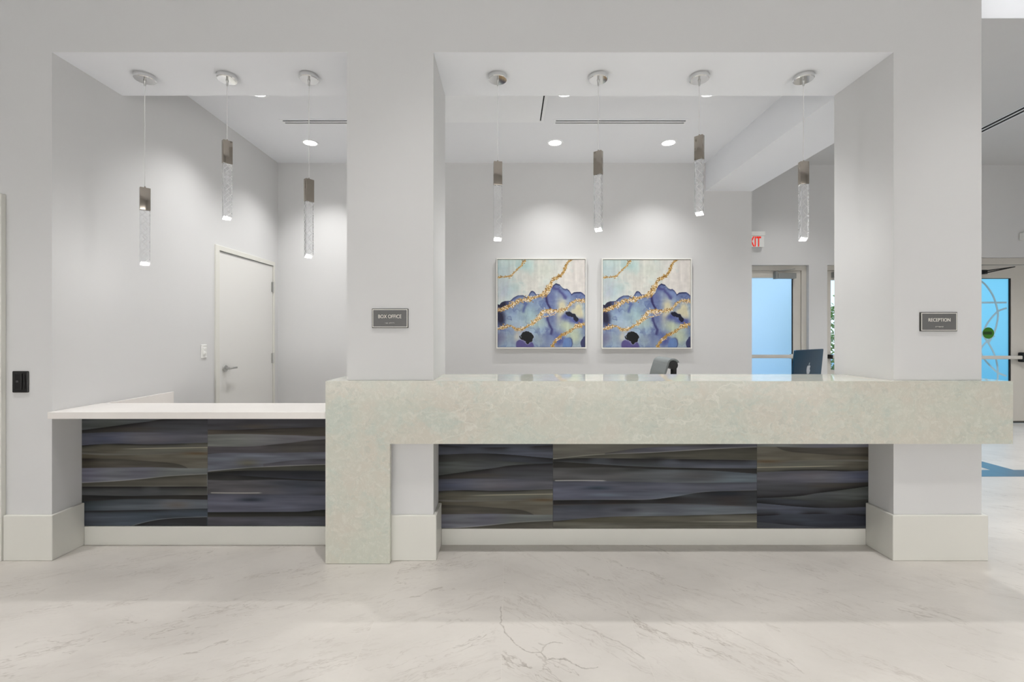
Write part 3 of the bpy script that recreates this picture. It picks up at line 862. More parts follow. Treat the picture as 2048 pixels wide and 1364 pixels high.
# ------------------------------------------------------------------ slot vents and hatch
def slot_vent(p0, p1, w, z, label, slots):
    """linear diffuser on a ceiling from p0 to p1 (x,y), w wide"""
    a, b_ = Vector(p0), Vector(p1)
    ln = (b_ - a).length
    t = thing('ceiling_vent', label, 'ceiling vent', ((a.x + b_.x) / 2, (a.y + b_.y) / 2, z), math.atan2(b_.y - a.y, b_.x - a.x), 'linear slot vents')
    hl, hw = ln / 2, w / 2
    f = box(-hl, hl, -hw, -hw + .02, -.006, 0, .001, 1)
    f = box(-hl, hl, hw - .02, hw, -.006, 0, .001, 1, f)
    f = box(-hl, -hl + .02, -hw + .02, hw - .02, -.006, 0, 0, 1, f)
    f = box(hl - .02, hl, -hw + .02, hw - .02, -.006, 0, 0, 1, f)
    obj('vent_frame', f, M['vent'], t, True)
    obj('slot', box(-hl + .019, hl - .019, -hw + .019, hw - .019, -.0012, -.0002), M['void'], t, True)
    gap = (w - .04) / slots
    for k in range(1, slots):
        y = -hw + .02 + gap * k
        obj('divider_bar', box(-hl + .018, hl - .018, y - .011, y + .011, -.006, -.0012), M['vent'], t, True)
vy0, vy1 = 1.535, 1.655
slot_vent((-2.143, (vy0 + vy1) / 2), (-.88, (vy0 + vy1) / 2), .105, ZC, 'white slot vent in the office ceiling left of the column, behind the pendants', 2)
slot_vent((.419, (vy0 + vy1) / 2), (1.677, (vy0 + vy1) / 2), .105, ZC, 'white slot vent in the office ceiling above the two paintings', 2)
v0 = (5.83, 3.12); v1 = (5.62, 1.55)
slot_vent(v1, v0, .15, ZP, 'long slot vent in the grey passage ceiling beyond the reception pillar', 2)

ht = thing('access_panel', 'square white access hatch in the office ceiling behind the column', 'ceiling hatch', (-.12, 1.27, ZC))
hx0, hx1, hy0, hy1 = -.60, .33, .93, 1.60
f = box(hx0, hx1, hy0, hy0 + .03, ZC - .008, ZC, .002, 1)
f = box(hx0, hx1, hy1 - .03, hy1, ZC - .008, ZC, .002, 1, f)
f = box(hx0, hx0 + .03, hy0 + .03, hy1 - .03, ZC - .008, ZC, .002, 1, f)
f = box(hx1 - .03, hx1, hy0 + .03, hy1 - .03, ZC - .008, ZC, .002, 1, f)
obj('hatch_frame', f, M['vent'], ht)
obj('hatch_door', box(hx0 + .03, hx1 - .042, hy0 + .03, hy1 - .031, ZC - .012, ZC - .001, .002, 1), M['vent'], ht)
obj('shadow_gap', box(hx1 - .042, hx1 - .03, hy0 + .03, hy1 - .03, ZC - .002, ZC - .0005), M['void'], ht)

# ------------------------------------------------------------------ paintings
def seg_dist(U, V, pts):
    d = np.full(U.shape, 9.0); s = np.zeros(U.shape)
    acc = 0
    for (a, b_) in zip(pts, pts[1:]):
        ax, ay = a; bx, by = b_
        L2 = (bx - ax) ** 2 + (by - ay) ** 2
        t = np.clip(((U - ax) * (bx - ax) + (V - ay) * (by - ay)) / L2, 0, 1)
        dd = np.hypot(U - ax - t * (bx - ax), V - ay - t * (by - ay))
        upd = dd < d
        d = np.where(upd, dd, d); s = np.where(upd, acc + t * math.sqrt(L2), s)
        acc += math.sqrt(L2)
    return d, s

def zt2uv(pts): return [((x - 97) / 1175, (y - 85) / 1167) for x, y in pts]

def painting(U, V):
    wob = (fbm(U, V, 9, 9, 5, 4) - .5) * .05
    wob2 = (fbm(U, V, 9, 9, 77, 4) - .5) * .05
    Uw, Vw = U + wob, V + wob2
    C = lambda *c: np.array(c, float)
    def lay(img, c, m): return img + (np.asarray(c) - img) * m[..., None]
    def blob(x, y, rx, ry, soft=1.0): return np.exp(-(((Uw - x) / rx) ** 2 + ((Vw - y) / ry) ** 2) ** soft)
    n1 = fbm(U, V, 4, 4, 3); n2 = fbm(U, V, 6, 5, 9); n3 = fbm(U, V, 30, 30, 21, 3)
    # pale sky wash
    img = np.zeros(U.shape + (3,)) + C(218, 216, 208)
    img = lay(img, C(196, 214, 208), sstep(.42, .62, n1) * (1 - sstep(.35, .95, U)) * .9)
    img = lay(img, C(168, 196, 204), np.clip(blob(.02, .14, .16, .12) + blob(.12, .36, .14, .10) * .9, 0, 1) * .75)
    img = lay(img, C(180, 186, 204), blob(.05, .34, .07, .10) * .7)
    img = lay(img, C(160, 196, 196), blob(.3, .06, .10, .05) * .6 + blob(.22, .30, .08, .05) * .5)
    img = lay(img, C(224, 216, 212), sstep(.5, .9, U) * .6)
    img = lay(img, C(200, 210, 196), blob(.55, .12, .12, .1) * .5)
    for sd, fx, fy, tone, am in ((171, 4, 3, C(182, 206, 202), .45), (182, 3, 4, C(228, 226, 218), .55)):
        nf = fbm(U, V, fx, fy, sd, 5)
        img = lay(img, tone, sstep(.50, .51, nf) * np.exp(-np.clip(nf - .505, 0, 1) / .07) * am * (1 - .5 * U))
    # ridge
    rp = [(0, .51), (.02, .518), (.045, .488), (.08, .475), (.143, .471), (.181, .433), (.232, .407), (.292, .407), (.334, .433), (.36, .394), (.381, .36), (.402, .356), (.42, .368), (.438, .398), (.496, .394), (.564, .407), (.6, .373), (.632, .296), (.666, .27), (.709, .283), (.751, .326), (.777, .338), (.798, .334), (.82, .351), (.845, .394), (.871, .373), (.905, .368), (.951, .368), (.981, .386), (1, .407)]
    rx = np.array([p[0] for p in rp]); ry = np.array([p[1] for p in rp])
    rid = np.interp(U + wob * .25, rx, ry) + wob2 * .15
    dv = V - rid
    inside = sstep(-.003, .004, dv)
    blue = np.zeros_like(img) + C(152, 176, 200)
    blue = lay(blue, C(120, 138, 180), sstep(.45, .62, n2) * .8)
    blue = lay(blue, C(170, 190, 206), sstep(.5, .66, fbm(U, V, 5, 6, 41)) * .7)
    blue = lay(blue, C(94, 108, 158), np.exp(-(dv / .09) ** 2) * .85)
    blue = lay(blue, C(124, 146, 200), np.clip(blob(.80, .39, .05, .05), 0, 1) * .8)
    blue = lay(blue, C(26, 30, 70), np.exp(-((dv - .006) / .011) ** 2) * (.6 + .4 * sstep(.3, .7, fbm(U, V, 9, 3, 88))))
    # wet watercolour edges inside the wash
    for sd, fx, fy, tone, am in ((141, 4, 3, C(72, 86, 146), .60), (152, 5, 4, C(96, 122, 176), .55), (163, 3, 5, C(178, 200, 212), .5)):
        nf = fbm(U, V, fx, fy, sd, 5)
        blue = lay(blue, tone, sstep(.50, .506, nf) * np.exp(-np.clip(nf - .503, 0, 1) / .05) * am)
    # inner washes
    blue = lay(blue, C(96, 106, 158), blob(.60, .44, .07, .10) * .8 + blob(.64, .68, .08, .12) * .7)
    blue = lay(blue, C(88, 100, 156), blob(.56, .90, .04, .13) * .6 + blob(.67, .85, .07, .08) * .8)
    blue = lay(blue, C(162, 192, 196), blob(.38, .62, .10, .10) * .9)
    blue = lay(blue, C(178, 200, 190), blob(.45, .72, .13, .06) * .8 + blob(.30, .52, .05, .10) * .5)
    blue = lay(blue, C(222, 214, 176), np.clip(blob(.735, .52, .055, .085) + blob(.72, .64, .045, .09) * .9 + blob(.93, .55, .05, .07) + blob(.87, .60, .06, .05) + blob(.95, .64, .04, .07) * .9, 0, 1) * .95)
    blue = lay(blue, C(190, 202, 174), np.clip(blob(.78, .76, .08, .08) + blob(.88, .88, .10, .11), 0, 1) * .95)
    blue = lay(blue, C(70, 80, 150), np.clip(blob(.80, .66, .08, .045) + blob(.90, .70, .06, .03) + blob(.93, .715, .04, .03), 0, 1) * .85)
    blue = lay(blue, C(66, 74, 142), np.clip(blob(.70, .93, .07, .06), 0, 1) * .85)
    blue = lay(blue, C(96, 128, 186), (sstep(.062, .052, np.hypot(Uw - .80, (Vw - .96) * .9))) * .9)
    blue = lay(blue, C(40, 48, 100), np.exp(-((np.hypot(Uw - .80, (Vw - .96) * .9) - .06) / .008) ** 2) * sstep(.78, .86, U) * .7)
    blue = lay(blue, C(150, 166, 178), np.clip(blob(.12, .90, .12, .08) + blob(.47, .92, .09, .08), 0, 1) * .8)
    blue = lay(blue, C(206, 200, 184), blob(.22, .88, .035, .08) * .8)
    blue = lay(blue, C(112, 112, 142), blob(.02, .90, .05, .08) * .9)
    # dark inks
    dk, _ = seg_dist(Uw, Vw, zt2uv([(740, 560), (735, 620), (760, 690), (790, 740)]))
    blue = lay(blue, C(34, 28, 84), np.exp(-(dk / .014) ** 2) * .9)
    dk, _ = seg_dist(Uw, Vw, zt2uv([(760, 860), (790, 950), (830, 1010), (815, 1080)]))
    blue = lay(blue, C(44, 42, 100), np.exp(-(dk / .016) ** 2) * .8)
    dk, _ = seg_dist(Uw, Vw, zt2uv([(860, 470), (930, 480), (950, 520), (1000, 580)]))
    blue = lay(blue, C(62, 62, 128), np.exp(-(dk / .022) ** 2) * .75)
    dk, _ = seg_dist(Uw, Vw, zt2uv([(430, 650), (480, 680), (450, 760)]))
    blue = lay(blue, C(70, 84, 150), np.exp(-(dk / .020) ** 2) * .75)
    dk, _ = seg_dist(U + wob * .5, V + wob2 * .5, zt2uv([(1040, 800), (1090, 830), (1130, 830), (1140, 870), (1160, 885)]))
    blue = lay(blue, C(14, 14, 40), sstep(.026, .016, dk + (fbm(U, V, 30, 30, 192, 3) - .5) * .03))
    blue = lay(blue, C(26, 26, 56), np.clip(blob(.05, .51, .075, .05) * 1.4 + blob(.02, .66, .06, .08) * 1.3, 0, 1))
    rag = (fbm(U, V, 26, 26, 191, 3) - .5) * .07
    ell = np.hypot((U + wob * .9 + rag - .335) / .078, (V + wob2 * .9 + rag * .8 - .885) / .060)
    pur = np.hypot((Uw - .31) / .10, (Vw - .985) / .075)
    blue = lay(blue, C(86, 78, 138), sstep(1.05, .92, pur) * .95)
    blue = lay(blue, C(180, 184, 206), sstep(1.30, 1.12, ell) * sstep(.9, 1.05, ell) * .5)
    blue = lay(blue, C(9, 9, 14), sstep(1.06, .98, ell))
    ed = np.hypot((Uw - 1.0) / .04, (Vw - .95) / .08)
    blue = lay(blue, C(44, 46, 90), sstep(1.05, .9, ed) * .9)
    img = img * (1 - inside[..., None]) + blue * inside[..., None]
    img = img * (0.96 + 0.08 * n3[..., None])
    img = img * .93 + (img.mean(-1, keepdims=True)) * .07
    brush = fbm(U, V, 40, 5, 61, 3)[..., None]
    img = img * (.95 + .10 * brush)
    # gold leaf: thousands of small flakes strewn along each seam
    ny, nx = U.shape
    rs = np.random.RandomState(8)
    TON = [np.array(c, float) for c in ((168, 130, 64), (190, 154, 86), (212, 180, 122), (142, 104, 48), (232, 204, 156), (244, 232, 210))]
    def flakes(pts, n, spread, rad, pale, lump):
        path = np.array(spline(zt2uv(pts), 10))
        seg = np.hypot(*np.diff(path, axis=0).T); cum = np.concatenate([[0], np.cumsum(seg)])
        t = rs.rand(n) * cum[-1]
        x = np.interp(t, cum, path[:, 0]); y = np.interp(t, cum, path[:, 1])
        thick = .35 + lump * vnoise(t / 1.6, t * 0, 22, 1, int(rs.randint(1e5)))
        ang = rs.rand(n) * 6.28; rr = rs.randn(n) * spread * .8 * thick
        x = x + np.cos(ang) * rr; y = y + np.sin(ang) * rr
        for i in range(n):
            r_ = rad * .78 * (.5 + rs.rand()) * min(1.2, .6 + .5 * thick[i])
            i0, i1 = int((x[i] - r_) * nx), int((x[i] + r_) * nx) + 2
            j0, j1 = int((y[i] - r_) * ny), int((y[i] + r_) * ny) + 2
            i0, j0 = max(i0, 0), max(j0, 0)
            if i1 <= i0 or j1 <= j0 or i0 >= nx or j0 >= ny: continue
            du = U[j0:j1, i0:i1] - x[i]; dv_ = V[j0:j1, i0:i1] - y[i]
            e = .6 + .4 * rs.rand(); th_ = rs.rand() * 3.14
            a_ = du * math.cos(th_) + dv_ * math.sin(th_); b2 = -du * math.sin(th_) + dv_ * math.cos(th_)
            m = sstep(1.15, .75, np.hypot(a_, b2 / e) / r_)[..., None]
            tone = TON[min(5, int(rs.rand() ** (1.0 / pale if pale > 0 else 1) * 6))]
            img[j0:j1, i0:i1] += (tone - img[j0:j1, i0:i1]) * m
    flakes([(97, 322), (200, 312), (280, 300), (330, 240), (400, 180), (440, 120), (470, 86)], 320, .013, .0068, .55, .9)
    flakes([(1105, 86), (1040, 120), (1010, 200), (960, 285), (860, 340), (810, 400)], 420, .014, .0085, .5, 1.0)
    flakes([(820, 390), (770, 480), (730, 540), (620, 580), (500, 620)], 900, .024, .0085, 1.1, .8)
    flakes([(520, 612), (370, 640), (280, 690), (180, 740), (97, 760)], 620, .021, .0075, 1.0, .9)
    flakes([(1272, 640), (1180, 630), (1100, 660), (1020, 740), (900, 770)], 420, .015, .0062, 1.0, .9)
    flakes([(900, 770), (790, 770), (700, 790), (650, 860), (560, 940)], 820, .022, .0075, 1.3, .8)
    flakes([(570, 930), (450, 1000), (350, 1015), (270, 970), (180, 985), (97, 1010)], 560, .015, .0070, .8, .9)
    flakes([(1272, 940), (1150, 980), (1060, 1050), (960, 1100), (880, 1150), (830, 1252)], 620, .019, .0085, .6, 1.0)
    flakes([(700, 850), (780, 840), (880, 800)], 90, .010, .0055, 1.6, .5)
    flakes([(880, 1170), (960, 1130)], 60, .008, .0055, 1.8, .5)
    return np.clip(img, 4, 250)

RPn = 1.962
def make_painting(px0, px1, py0, py1, label):
    a = P(px0, py1, RPn); b_ = P(px1, py0, RPn)
    yfn = a.y
    t = thing('painting', label, 'painting', ((a.x + b_.x) / 2, YB, a.z), 0, 'framed abstract paintings on the back wall')
    fw = .012
    f = box(a.x, a.x + fw, yfn, YB - .002, a.z, b_.z, .001, 1)
    f = box(b_.x - fw, b_.x, yfn, YB - .002, a.z, b_.z, .001, 1, f)
    f = box(a.x + fw, b_.x - fw, yfn, YB - .002, a.z, a.z + fw, .001, 1, f)
    f = box(a.x + fw, b_.x - fw, yfn, YB - .002, b_.z - fw, b_.z, .001, 1, f)
    obj('picture_frame', f, M['frame'], t)
    print_panel('canvas', a.x + fw + .004, b_.x - fw - .004, yfn + .006, a.z + fw + .004, b_.z - fw - .004, 420, 420, painting, M['paint'], t, .03)
    obj('backing', box(a.x + fw, b_.x - fw, yfn + .037, yfn + .043, a.z + fw, b_.z - fw), M['void'], t)
    return t
p1 = make_painting(992.8, 1172.9, 516.3, 696.9, 'blue and gold abstract painting nearer the column')
p2 = p1.copy(); COL.objects.link(p2)
p2.location.x += 210.9 * RPn / S; p2.location.z -= .5 * RPn / S
p2['label'] = 'blue and gold abstract painting farther right, above the chair'
for c_ in list(p1.children):
    k = c_.copy(); COL.objects.link(k); k.parent = p2

# ------------------------------------------------------------------ wall signs
def wall_sign(px0, px1, py0, py1, words, tx0, tx1, ty0, ty1, bx0, bx1, by, label):
    a = P(px0, py1, 1); b_ = P(px1, py0, 1)
    t = thing('wall_sign', label, 'sign', ((a.x + b_.x) / 2, 0, (a.z + b_.z) / 2), 0, 'room name signs')
    obj('sign_plate', box(a.x, b_.x, -.008, 0, a.z, b_.z, .0015), M['signdark'], t)
    m = .0042; w = .0036
    f = box(a.x + m, b_.x - m, -.0095, -.0078, a.z + m, a.z + m + w)
    f = box(a.x + m, b_.x - m, -.0095, -.0078, b_.z - m - w, b_.z - m, 0, 1, f)
    f = box(a.x + m, a.x + m + w, -.0095, -.0078, a.z + m + w, b_.z - m - w, 0, 1, f)
    f = box(b_.x - m - w, b_.x - m, -.0095, -.0078, a.z + m + w, b_.z - m - w, 0, 1, f)
    obj('border', f, M['signwhite'], t)
    obj('sign_face', box(a.x + m + w, b_.x - m - w, -.0088, -.0078, a.z + m + w, b_.z - m - w), M['signgrey'], t)
    c0 = P(tx0, ty1, 1); c1 = P(tx1, ty0, 1)
    me = text_mesh(words, c1.z - c0.z, c1.x - c0.x, (c0.x + c1.x) / 2, -.0086, (c0.z + c1.z) / 2, .0016)
    link('lettering', me, M['signwhite'], t)
    BR = {'b': '12', 'o': '135', 'x': '1346', 'f': '124', 'i': '24', 'c': '14', 'e': '15', 'r': '1235', 'p': '1234', 't': '2345', 'n': '1345', ' ': ''}
    d0 = P(bx0, by, 1); d1_ = P(bx1, by, 1)
    n = len(words); st = (d1_.x - d0.x) / n
    bm = bmesh.new()
    for i, ch in enumerate(words.lower()):
        for k in BR[ch]:
            k = int(k) - 1
            cx_ = d0.x + (i + .25) * st + (k // 3) * st * .4
            cz_ = d0.z + (1 - k % 3) * .0024
            tube((cx_, -.0086, cz_), (cx_, -.0100, cz_), .0011, .0006, 8, bm)
    obj('braille', bm, M['signwhite'], t)
wall_sign(744.7, 817, 617.3, 656, 'BOX OFFICE', 757.5, 803.5, 629.5, 636.5, 771, 790, 646.3, 'grey BOX OFFICE sign with white border on the column')
wall_sign(1838.5, 1912, 624.5, 662.5, 'RECEPTION', 1854, 1897.5, 636.5, 643.3, 1868, 1884, 653.6, 'grey RECEPTION sign with white border on the pillar')

# ------------------------------------------------------------------ exit sign and wall unit on far wall
kx = lambda px, r=RF: (px - CX) / S * r
kz = lambda py, r=RF: H0 - (py - CY) / S * r
rs_ = (D + YF - .055) / D
ex = thing('exit_sign', 'white exit sign with red letters on the far wall above the frosted door', 'exit sign', (kx(1490, rs_), YF, kz(494, rs_)))
xr_ = kx(1528.5, rs_); xl_ = xr_ - .315
obj('sign_box', box(xl_, xr_, YF - .055, YF, kz(494, rs_), kz(471.5, rs_), .004), M['exitwhite'], ex)
obj('mounting_canopy', box(xl_ - .01, xr_ + .012, YF - .062, YF, kz(471.5, rs_), kz(463, rs_), .004), M['plate'], ex)
tz0, tz1 = kz(493, rs_), kz(473, rs_)
xt = kx(1522, rs_)
me = text_mesh('EXIT', tz1 - tz0, .235, xt - .1175, YF - .0545, (tz0 + tz1) / 2, .003, .022)
link('lettering', me, M['exitred'], ex)

eu = thing('wall_box', 'small white box high on the far wall above the door with etched curves', 'motion detector', (kx(2043), YF, kz(474)))  # plain white box with a front plate, purpose unknown
obj('housing', box(kx(2037.5), kx(2066), YF - .07, YF, kz(481), kz(466), .012, 3), M['plate'], eu)
obj('lens', box(kx(2041), kx(2062), YF - .074, YF - .068, kz(479), kz(469), .004), M['alu'], eu)

# ------------------------------------------------------------------ glazed doors in the far wall
YD = YF + .075
RD = (D + YD) / D
dx = lambda px: kx(px, RD)
dz = lambda py: kz(py, RD)
def frame3(x0, x1, z1, w, y0, y1, wt_=None):
    wt_ = w if wt_ is None else wt_
    return prism([(x0, 0), (x0, z1), (x1, z1), (x1, 0), (x1 - w, 0), (x1 - w, z1 - wt_), (x0 + w, z1 - wt_), (x0 + w, 0)], 'Y', y0, y1, 0.002)
def leaf3(x0, x1, z0, z1, gx0, gx1, gz0, gz1, y0, y1):
    b = box(x0, gx0, y0, y1, z0, z1, 0, 1)
    b = box(gx1, x1, y0, y1, z0, z1, 0, 1, b)
    b = box(gx0, gx1, y0, y1, z0, gz0, 0, 1, b)
    b = box(gx0, gx1, y0, y1, gz1, z1, 0, 1, b)
    return b

# door_2: frosted exit door
t = thing('door_2', 'exit door with a pale blue frosted pane beyond the end of the back wall', 'door', (3.8, YD, 0), kind='structure')
x0, x1, z1 = D2
obj('door_frame', frame3(x0 + .001, x1 - .001, z1 - .001, x1 - dx(1601.5) + .0, YD - .02, YD + .08, z1 - dz(541.5)), M['alu'], t)
lx1 = dx(1601.5) - .004; lx0 = x0 + (x1 - dx(1601.5)) + .003
gx1, gz1 = dx(1586), dz(555.5)
lf = obj('door_leaf', leaf3(lx0, lx1, .008, dz(541.5) - .003, lx0 + .11, gx1, .25, gz1, YD, YD + .045), M['alu'], t)
obj('glass_pane', box(lx0 + .11, gx1, YD + .018, YD + .026, .25, gz1), M['frost'], lf)
obj('glazing_gasket', box(gx1 - .012, gx1 - .001, YD + .008, YD + .0175, .25, gz1), M['blackm'], lf)
pb = box(lx0 + .05, gx1 - .02, YD - .07, YD - .035, dz(716), dz(709), .008)
pb = box(lx0 + .05, lx0 + .10, YD - .04, YD, dz(717), dz(708), 0, 1, pb)
pb = box(gx1 - .05, gx1 - .02, YD - .04, YD, dz(717), dz(708), 0, 1, pb)
obj('push_bar', pb, M['alu'], lf)
cl = box(dx(1551), dx(1587), YD - .075, YD, dz(558), dz(547.5), .006)
cl = box(dx(1546), dx(1551), YD - .07, YD, dz(558.5), dz(544), .003, 1, cl)
cl = tube((dx(1552), YD - .06, dz(543)), (dx(1581), YD - .11, dz(540)), .008, .006, 12, cl)
obj('door_closer', cl, M['closer'], lf)

# door_3: clear glazed door mostly hidden by the pillar
t = thing('door_3', 'narrow view of a clear glazed door with planting outside, right of the frosted door', 'door', (5.4, YD, 0), kind='structure')
x0, x1, z1 = D3
obj('door_frame', frame3(x0 + .001, x1 - .001, z1 - .001, .018, YD - .03, YD + .08, .07), M['alu'], t)
lx0, lx1 = x0 + .02, x1 - .02
gx0 = dx(1661.5)
lf = obj('door_leaf', leaf3(lx0, lx1, .008, z1 - .073, gx0, lx1 - .07, dz(740), dz(560), YD, YD + .045), M['alu'], t)
obj('glass_pane', box(gx0, lx1 - .07, YD + .018, YD + .026, dz(740), dz(560)), M['clear'], lf)
pb = box(dx(1659), lx1 - .05, YD - .07, YD - .035, dz(716.5), dz(709.5), .008)
obj('push_bar', pb, M['alu'], lf)
obj('bar_end', box(dx(1654.8), dx(1658.8), YD - .075, YD, dz(717.3), dz(709), .003), M['blackm'], lf)
obj('door_closer', box(dx(1662), dx(1690), YD - .07, YD, dz(556), dz(545), .005), M['closer'], lf)

# door_4: decorated glass door beyond the pillar
t = thing('door_4', 'door with etched curves and a green dot on blue glass, right of the pillar', 'door', (7.2, YD, 0), kind='structure')
x0, x1, z1 = D4
obj('door_frame', frame3(x0 + .001, x1 - .001, z1 - .001, .07, YD - .02, YD + .08, z1 - dz(529.5)), M['alu'], t)
lx0, lx1 = x0 + .075, x1 - .075
gx1, gz1 = dx(2022), dz(556.5)
lf = obj('door_leaf', leaf3(lx0, lx1, .02, dz(530.5), lx0 + .11, gx1, .25, gz1, YD, YD + .045), M['alu'], t)
obj('glass_pane', box(lx0 + .11, gx1, YD + .018, YD + .026, .25, gz1), M['frostblue'], lf)
gk = box(gx1 - .022, gx1 - .001, YD + .006, YD + .0175, .25, gz1)
gk = box(lx0 + .11, gx1 - .022, YD + .006, YD + .0175, gz1 - .008, gz1, 0, 1, gk)
obj('glazing_gasket', gk, M['blackm'], lf)
q = lambda pts: [(dx(1940 + a / 3.897), dz(430 + c / 3.897)) for a, c in pts]
fm = None; nr = 0
for pts in ([(60, 500), (120, 535), (180, 615), (212, 700), (226, 780), (212, 870), (188, 935), (150, 1000)],
            [(295, 725), (225, 752), (155, 828), (112, 905), (60, 1010), (20, 1080)],
            [(30, 840), (90, 915), (158, 1008), (203, 1100), (224, 1200), (222, 1330)],
            [(200, 940), (140, 985), (92, 1050), (118, 1120), (180, 1190), (230, 1232), (293, 1256)],
            [(40, 682), (295, 682)]):
    pp = [p_ for p_ in spline(q(pts), 7) if p_[0] > lx0 + .115 and p_[0] < gx1 - .025]
    fm = ribbon(pp, .026, YD + .0140 + .0006 * nr, YD + .0172, fm); nr += 1
obj('etched_curves', fm, M['film'], lf)
gc = q([(150, 920)])[0]
obj('green_dot', tube((gc[0], YD + .0135, gc[1]), (gc[0], YD + .0122, gc[1]), .085, .085, 40), M['green'], lf)
obj('dot_band', box(gc[0] - .078, gc[0] + .05, YD + .0112, YD + .0122, gc[1] - .022, gc[1] + .022, .0), M['greend'], lf)
pb = box(lx0 + .05, dx(2037), YD - .07, YD - .035, dz(718), dz(711), .008)
obj('push_bar', pb, M['alu'], lf)
obj('bar_end', box(dx(2034.5), dx(2048.5), YD - .085, YD, dz(724), dz(704.5), .016, 3), M['blackm'], lf)
ca = tube((dx(1955), YD - .03, dz(544)), (dx(2012), YD - .12, dz(536)), .008, .006, 12)
ca = tube((dx(1955), YD - .10, dz(548)), (dx(2012), YD - .12, dz(536)), .009, .006, 12, ca)
ca = box(dx(1940), dx(1966), YD - .07, YD, dz(549), dz(541), .004, 1, ca)
obj('door_closer', ca, M['blackm'], lf)
obj('door_sweep', box(lx0, lx1, YD - .012, YD, .004, .03), M['signdark'], lf)

# ------------------------------------------------------------------ computer
cA = Vector((2.075, .673)); cB = Vector((2.518, 1.010))
mid = (cA + cB) / 2
th = math.atan2(cB.y - cA.y, cB.x - cA.x)
pc = thing('desktop_computer', 'dark blue all-in-one computer seen from behind at the right of the counter', 'computer', (mid.x, mid.y, .75), th)
ztop = 1.215 - .75
tilt = Matrix.Rotation(R(5), 4, 'X')
def tilted(bm):
    bmesh.ops.transform(bm, matrix=Matrix.Translation((0, 0, .1)) @ tilt @ Matrix.Translation((0, 0, -.1)), verts=bm.verts[:]); return bm
bodybm = prism([(-.268, ztop), (.268, ztop), (.2735, ztop - .006), (.2735, .072), (.268, .066), (-.268, .066), (-.2735, .072), (-.2735, ztop - .006)], 'Y', -.006, .006, .0015)
pcb = obj('display_body', tilted(bodybm), M['computer'], pc, True, 35)
obj('screen', tilted(box(-.262, .262, .0062, .0072, .13, ztop - .012)), M['screen'], pcb, True)
ap_pts = spline([(0.0, .80), (.10, .84), (.22, .85), (.33, .80), (.40, .72), (.34, .66), (.31, .56), (.33, .44), (.43, .35), (.38, .20), (.28, .06), (.18, .0), (.06, .03), (-.03, .035), (-.14, .0), (-.25, .03), (-.35, .16), (-.42, .36), (-.42, .56), (-.36, .73), (-.24, .83), (-.12, .84), (0, .80)], 5)[:-1]
lz = 1.0245 - .75; sc = .090 / 1.13
lgm = prism([(x * sc * 1.0, lz + z * sc) for x, z in ap_pts], 'Y', -.0072, -.0058)
lf_pts = [(-.01, .88), (.02, .98), (.09, 1.07), (.19, 1.13), (.19, 1.02), (.12, .93), (.05, .885)]
lgm = prism([(x * sc, lz + z * sc) for x, z in lf_pts], 'Y', -.0072, -.0058, 0, lgm)
obj('logo', tilted(lgm), M['silver'], pcb, True)
st = box(-.066, .066, -.070, .075, 0, .006, .002)
st = prism([(-.070, 0), (-.064, 0), (-.010, .20), (-.004, .26), (-.010, .26), (-.016, .20)], 'X', -.066, .066, 0, st)
obj('stand', st, M['silver'], pc, True)

# ------------------------------------------------------------------ chair
chx, chy = 1.411, 1.21
ch = thing('office_chair', 'grey office chair with rolled backrest standing behind the reception counter', 'chair', (chx - .22, chy + .19, 0))
zc_, ro, ri = 1.067, .056, .037
prof = []
xo = chx - ro
outer = [(xo - .10, .52), (xo - .065, .80), (xo - .024, 1.0), (xo - .003, zc_)] + [(chx - ro * math.cos(a), zc_ + ro * math.sin(a)) for a in np.linspace(0, PI * .86, 16)[1:]]
inner = [(chx - ri * math.cos(a), zc_ + ri * math.sin(a)) for a in np.linspace(PI * .86, 0, 16)] + [(xo - .004, 1.0), (xo - .045, .80), (xo - .08, .52)]
obj('backrest', prism(outer + inner, 'Y', chy, chy + .38, .003), M['chairgrey'], ch, smooth=40)
rl = tube((chx, chy - .004, zc_ - .002), (chx, chy + .384, zc_ - .002), ri, ri, 32)
rl = prism([(chx - .010, zc_ - .02), (chx + .028, zc_ - .02), (chx + .024, .80), (chx - .02, .50), (chx - .055, .50), (chx - .016, .80)], 'Y', chy + .0, chy + .045, .003, rl)
rl = prism([(chx - .010, zc_ - .02), (chx + .028, zc_ - .02), (chx + .024, .80), (chx - .02, .50), (chx - .055, .50), (chx - .016, .80)], 'Y', chy + .335, chy + .38, .003, rl)
obj('back_frame', rl, M['black'], ch, smooth=40)
obj('seat', box(chx - .60, chx - .13, chy - .05, chy + .43, .44, .53, .03, 4), M['chairgrey'], ch, smooth=40)
bx_, by_ = chx - .28, chy + .19
obj('gas_column', tube((bx_, by_, .09), (bx_, by_, .44), .025, .03, 20), M['blackm'], ch, smooth=40)
for k in range(5):
    a = 2 * PI * k / 5 + .3
    e = (bx_ + .29 * math.cos(a), by_ + .29 * math.sin(a))
    lgk = obj('leg', tube((bx_, by_, .10), (e[0], e[1], .075), .024, .015, 12), M['black'], ch, smooth=40)
    obj('caster', tube((e[0] - .02 * math.sin(a), e[1] + .02 * math.cos(a), .03), (e[0] + .02 * math.sin(a), e[1] - .02 * math.cos(a), .03), .03, .03, 18), M['black'], lgk, smooth=40)

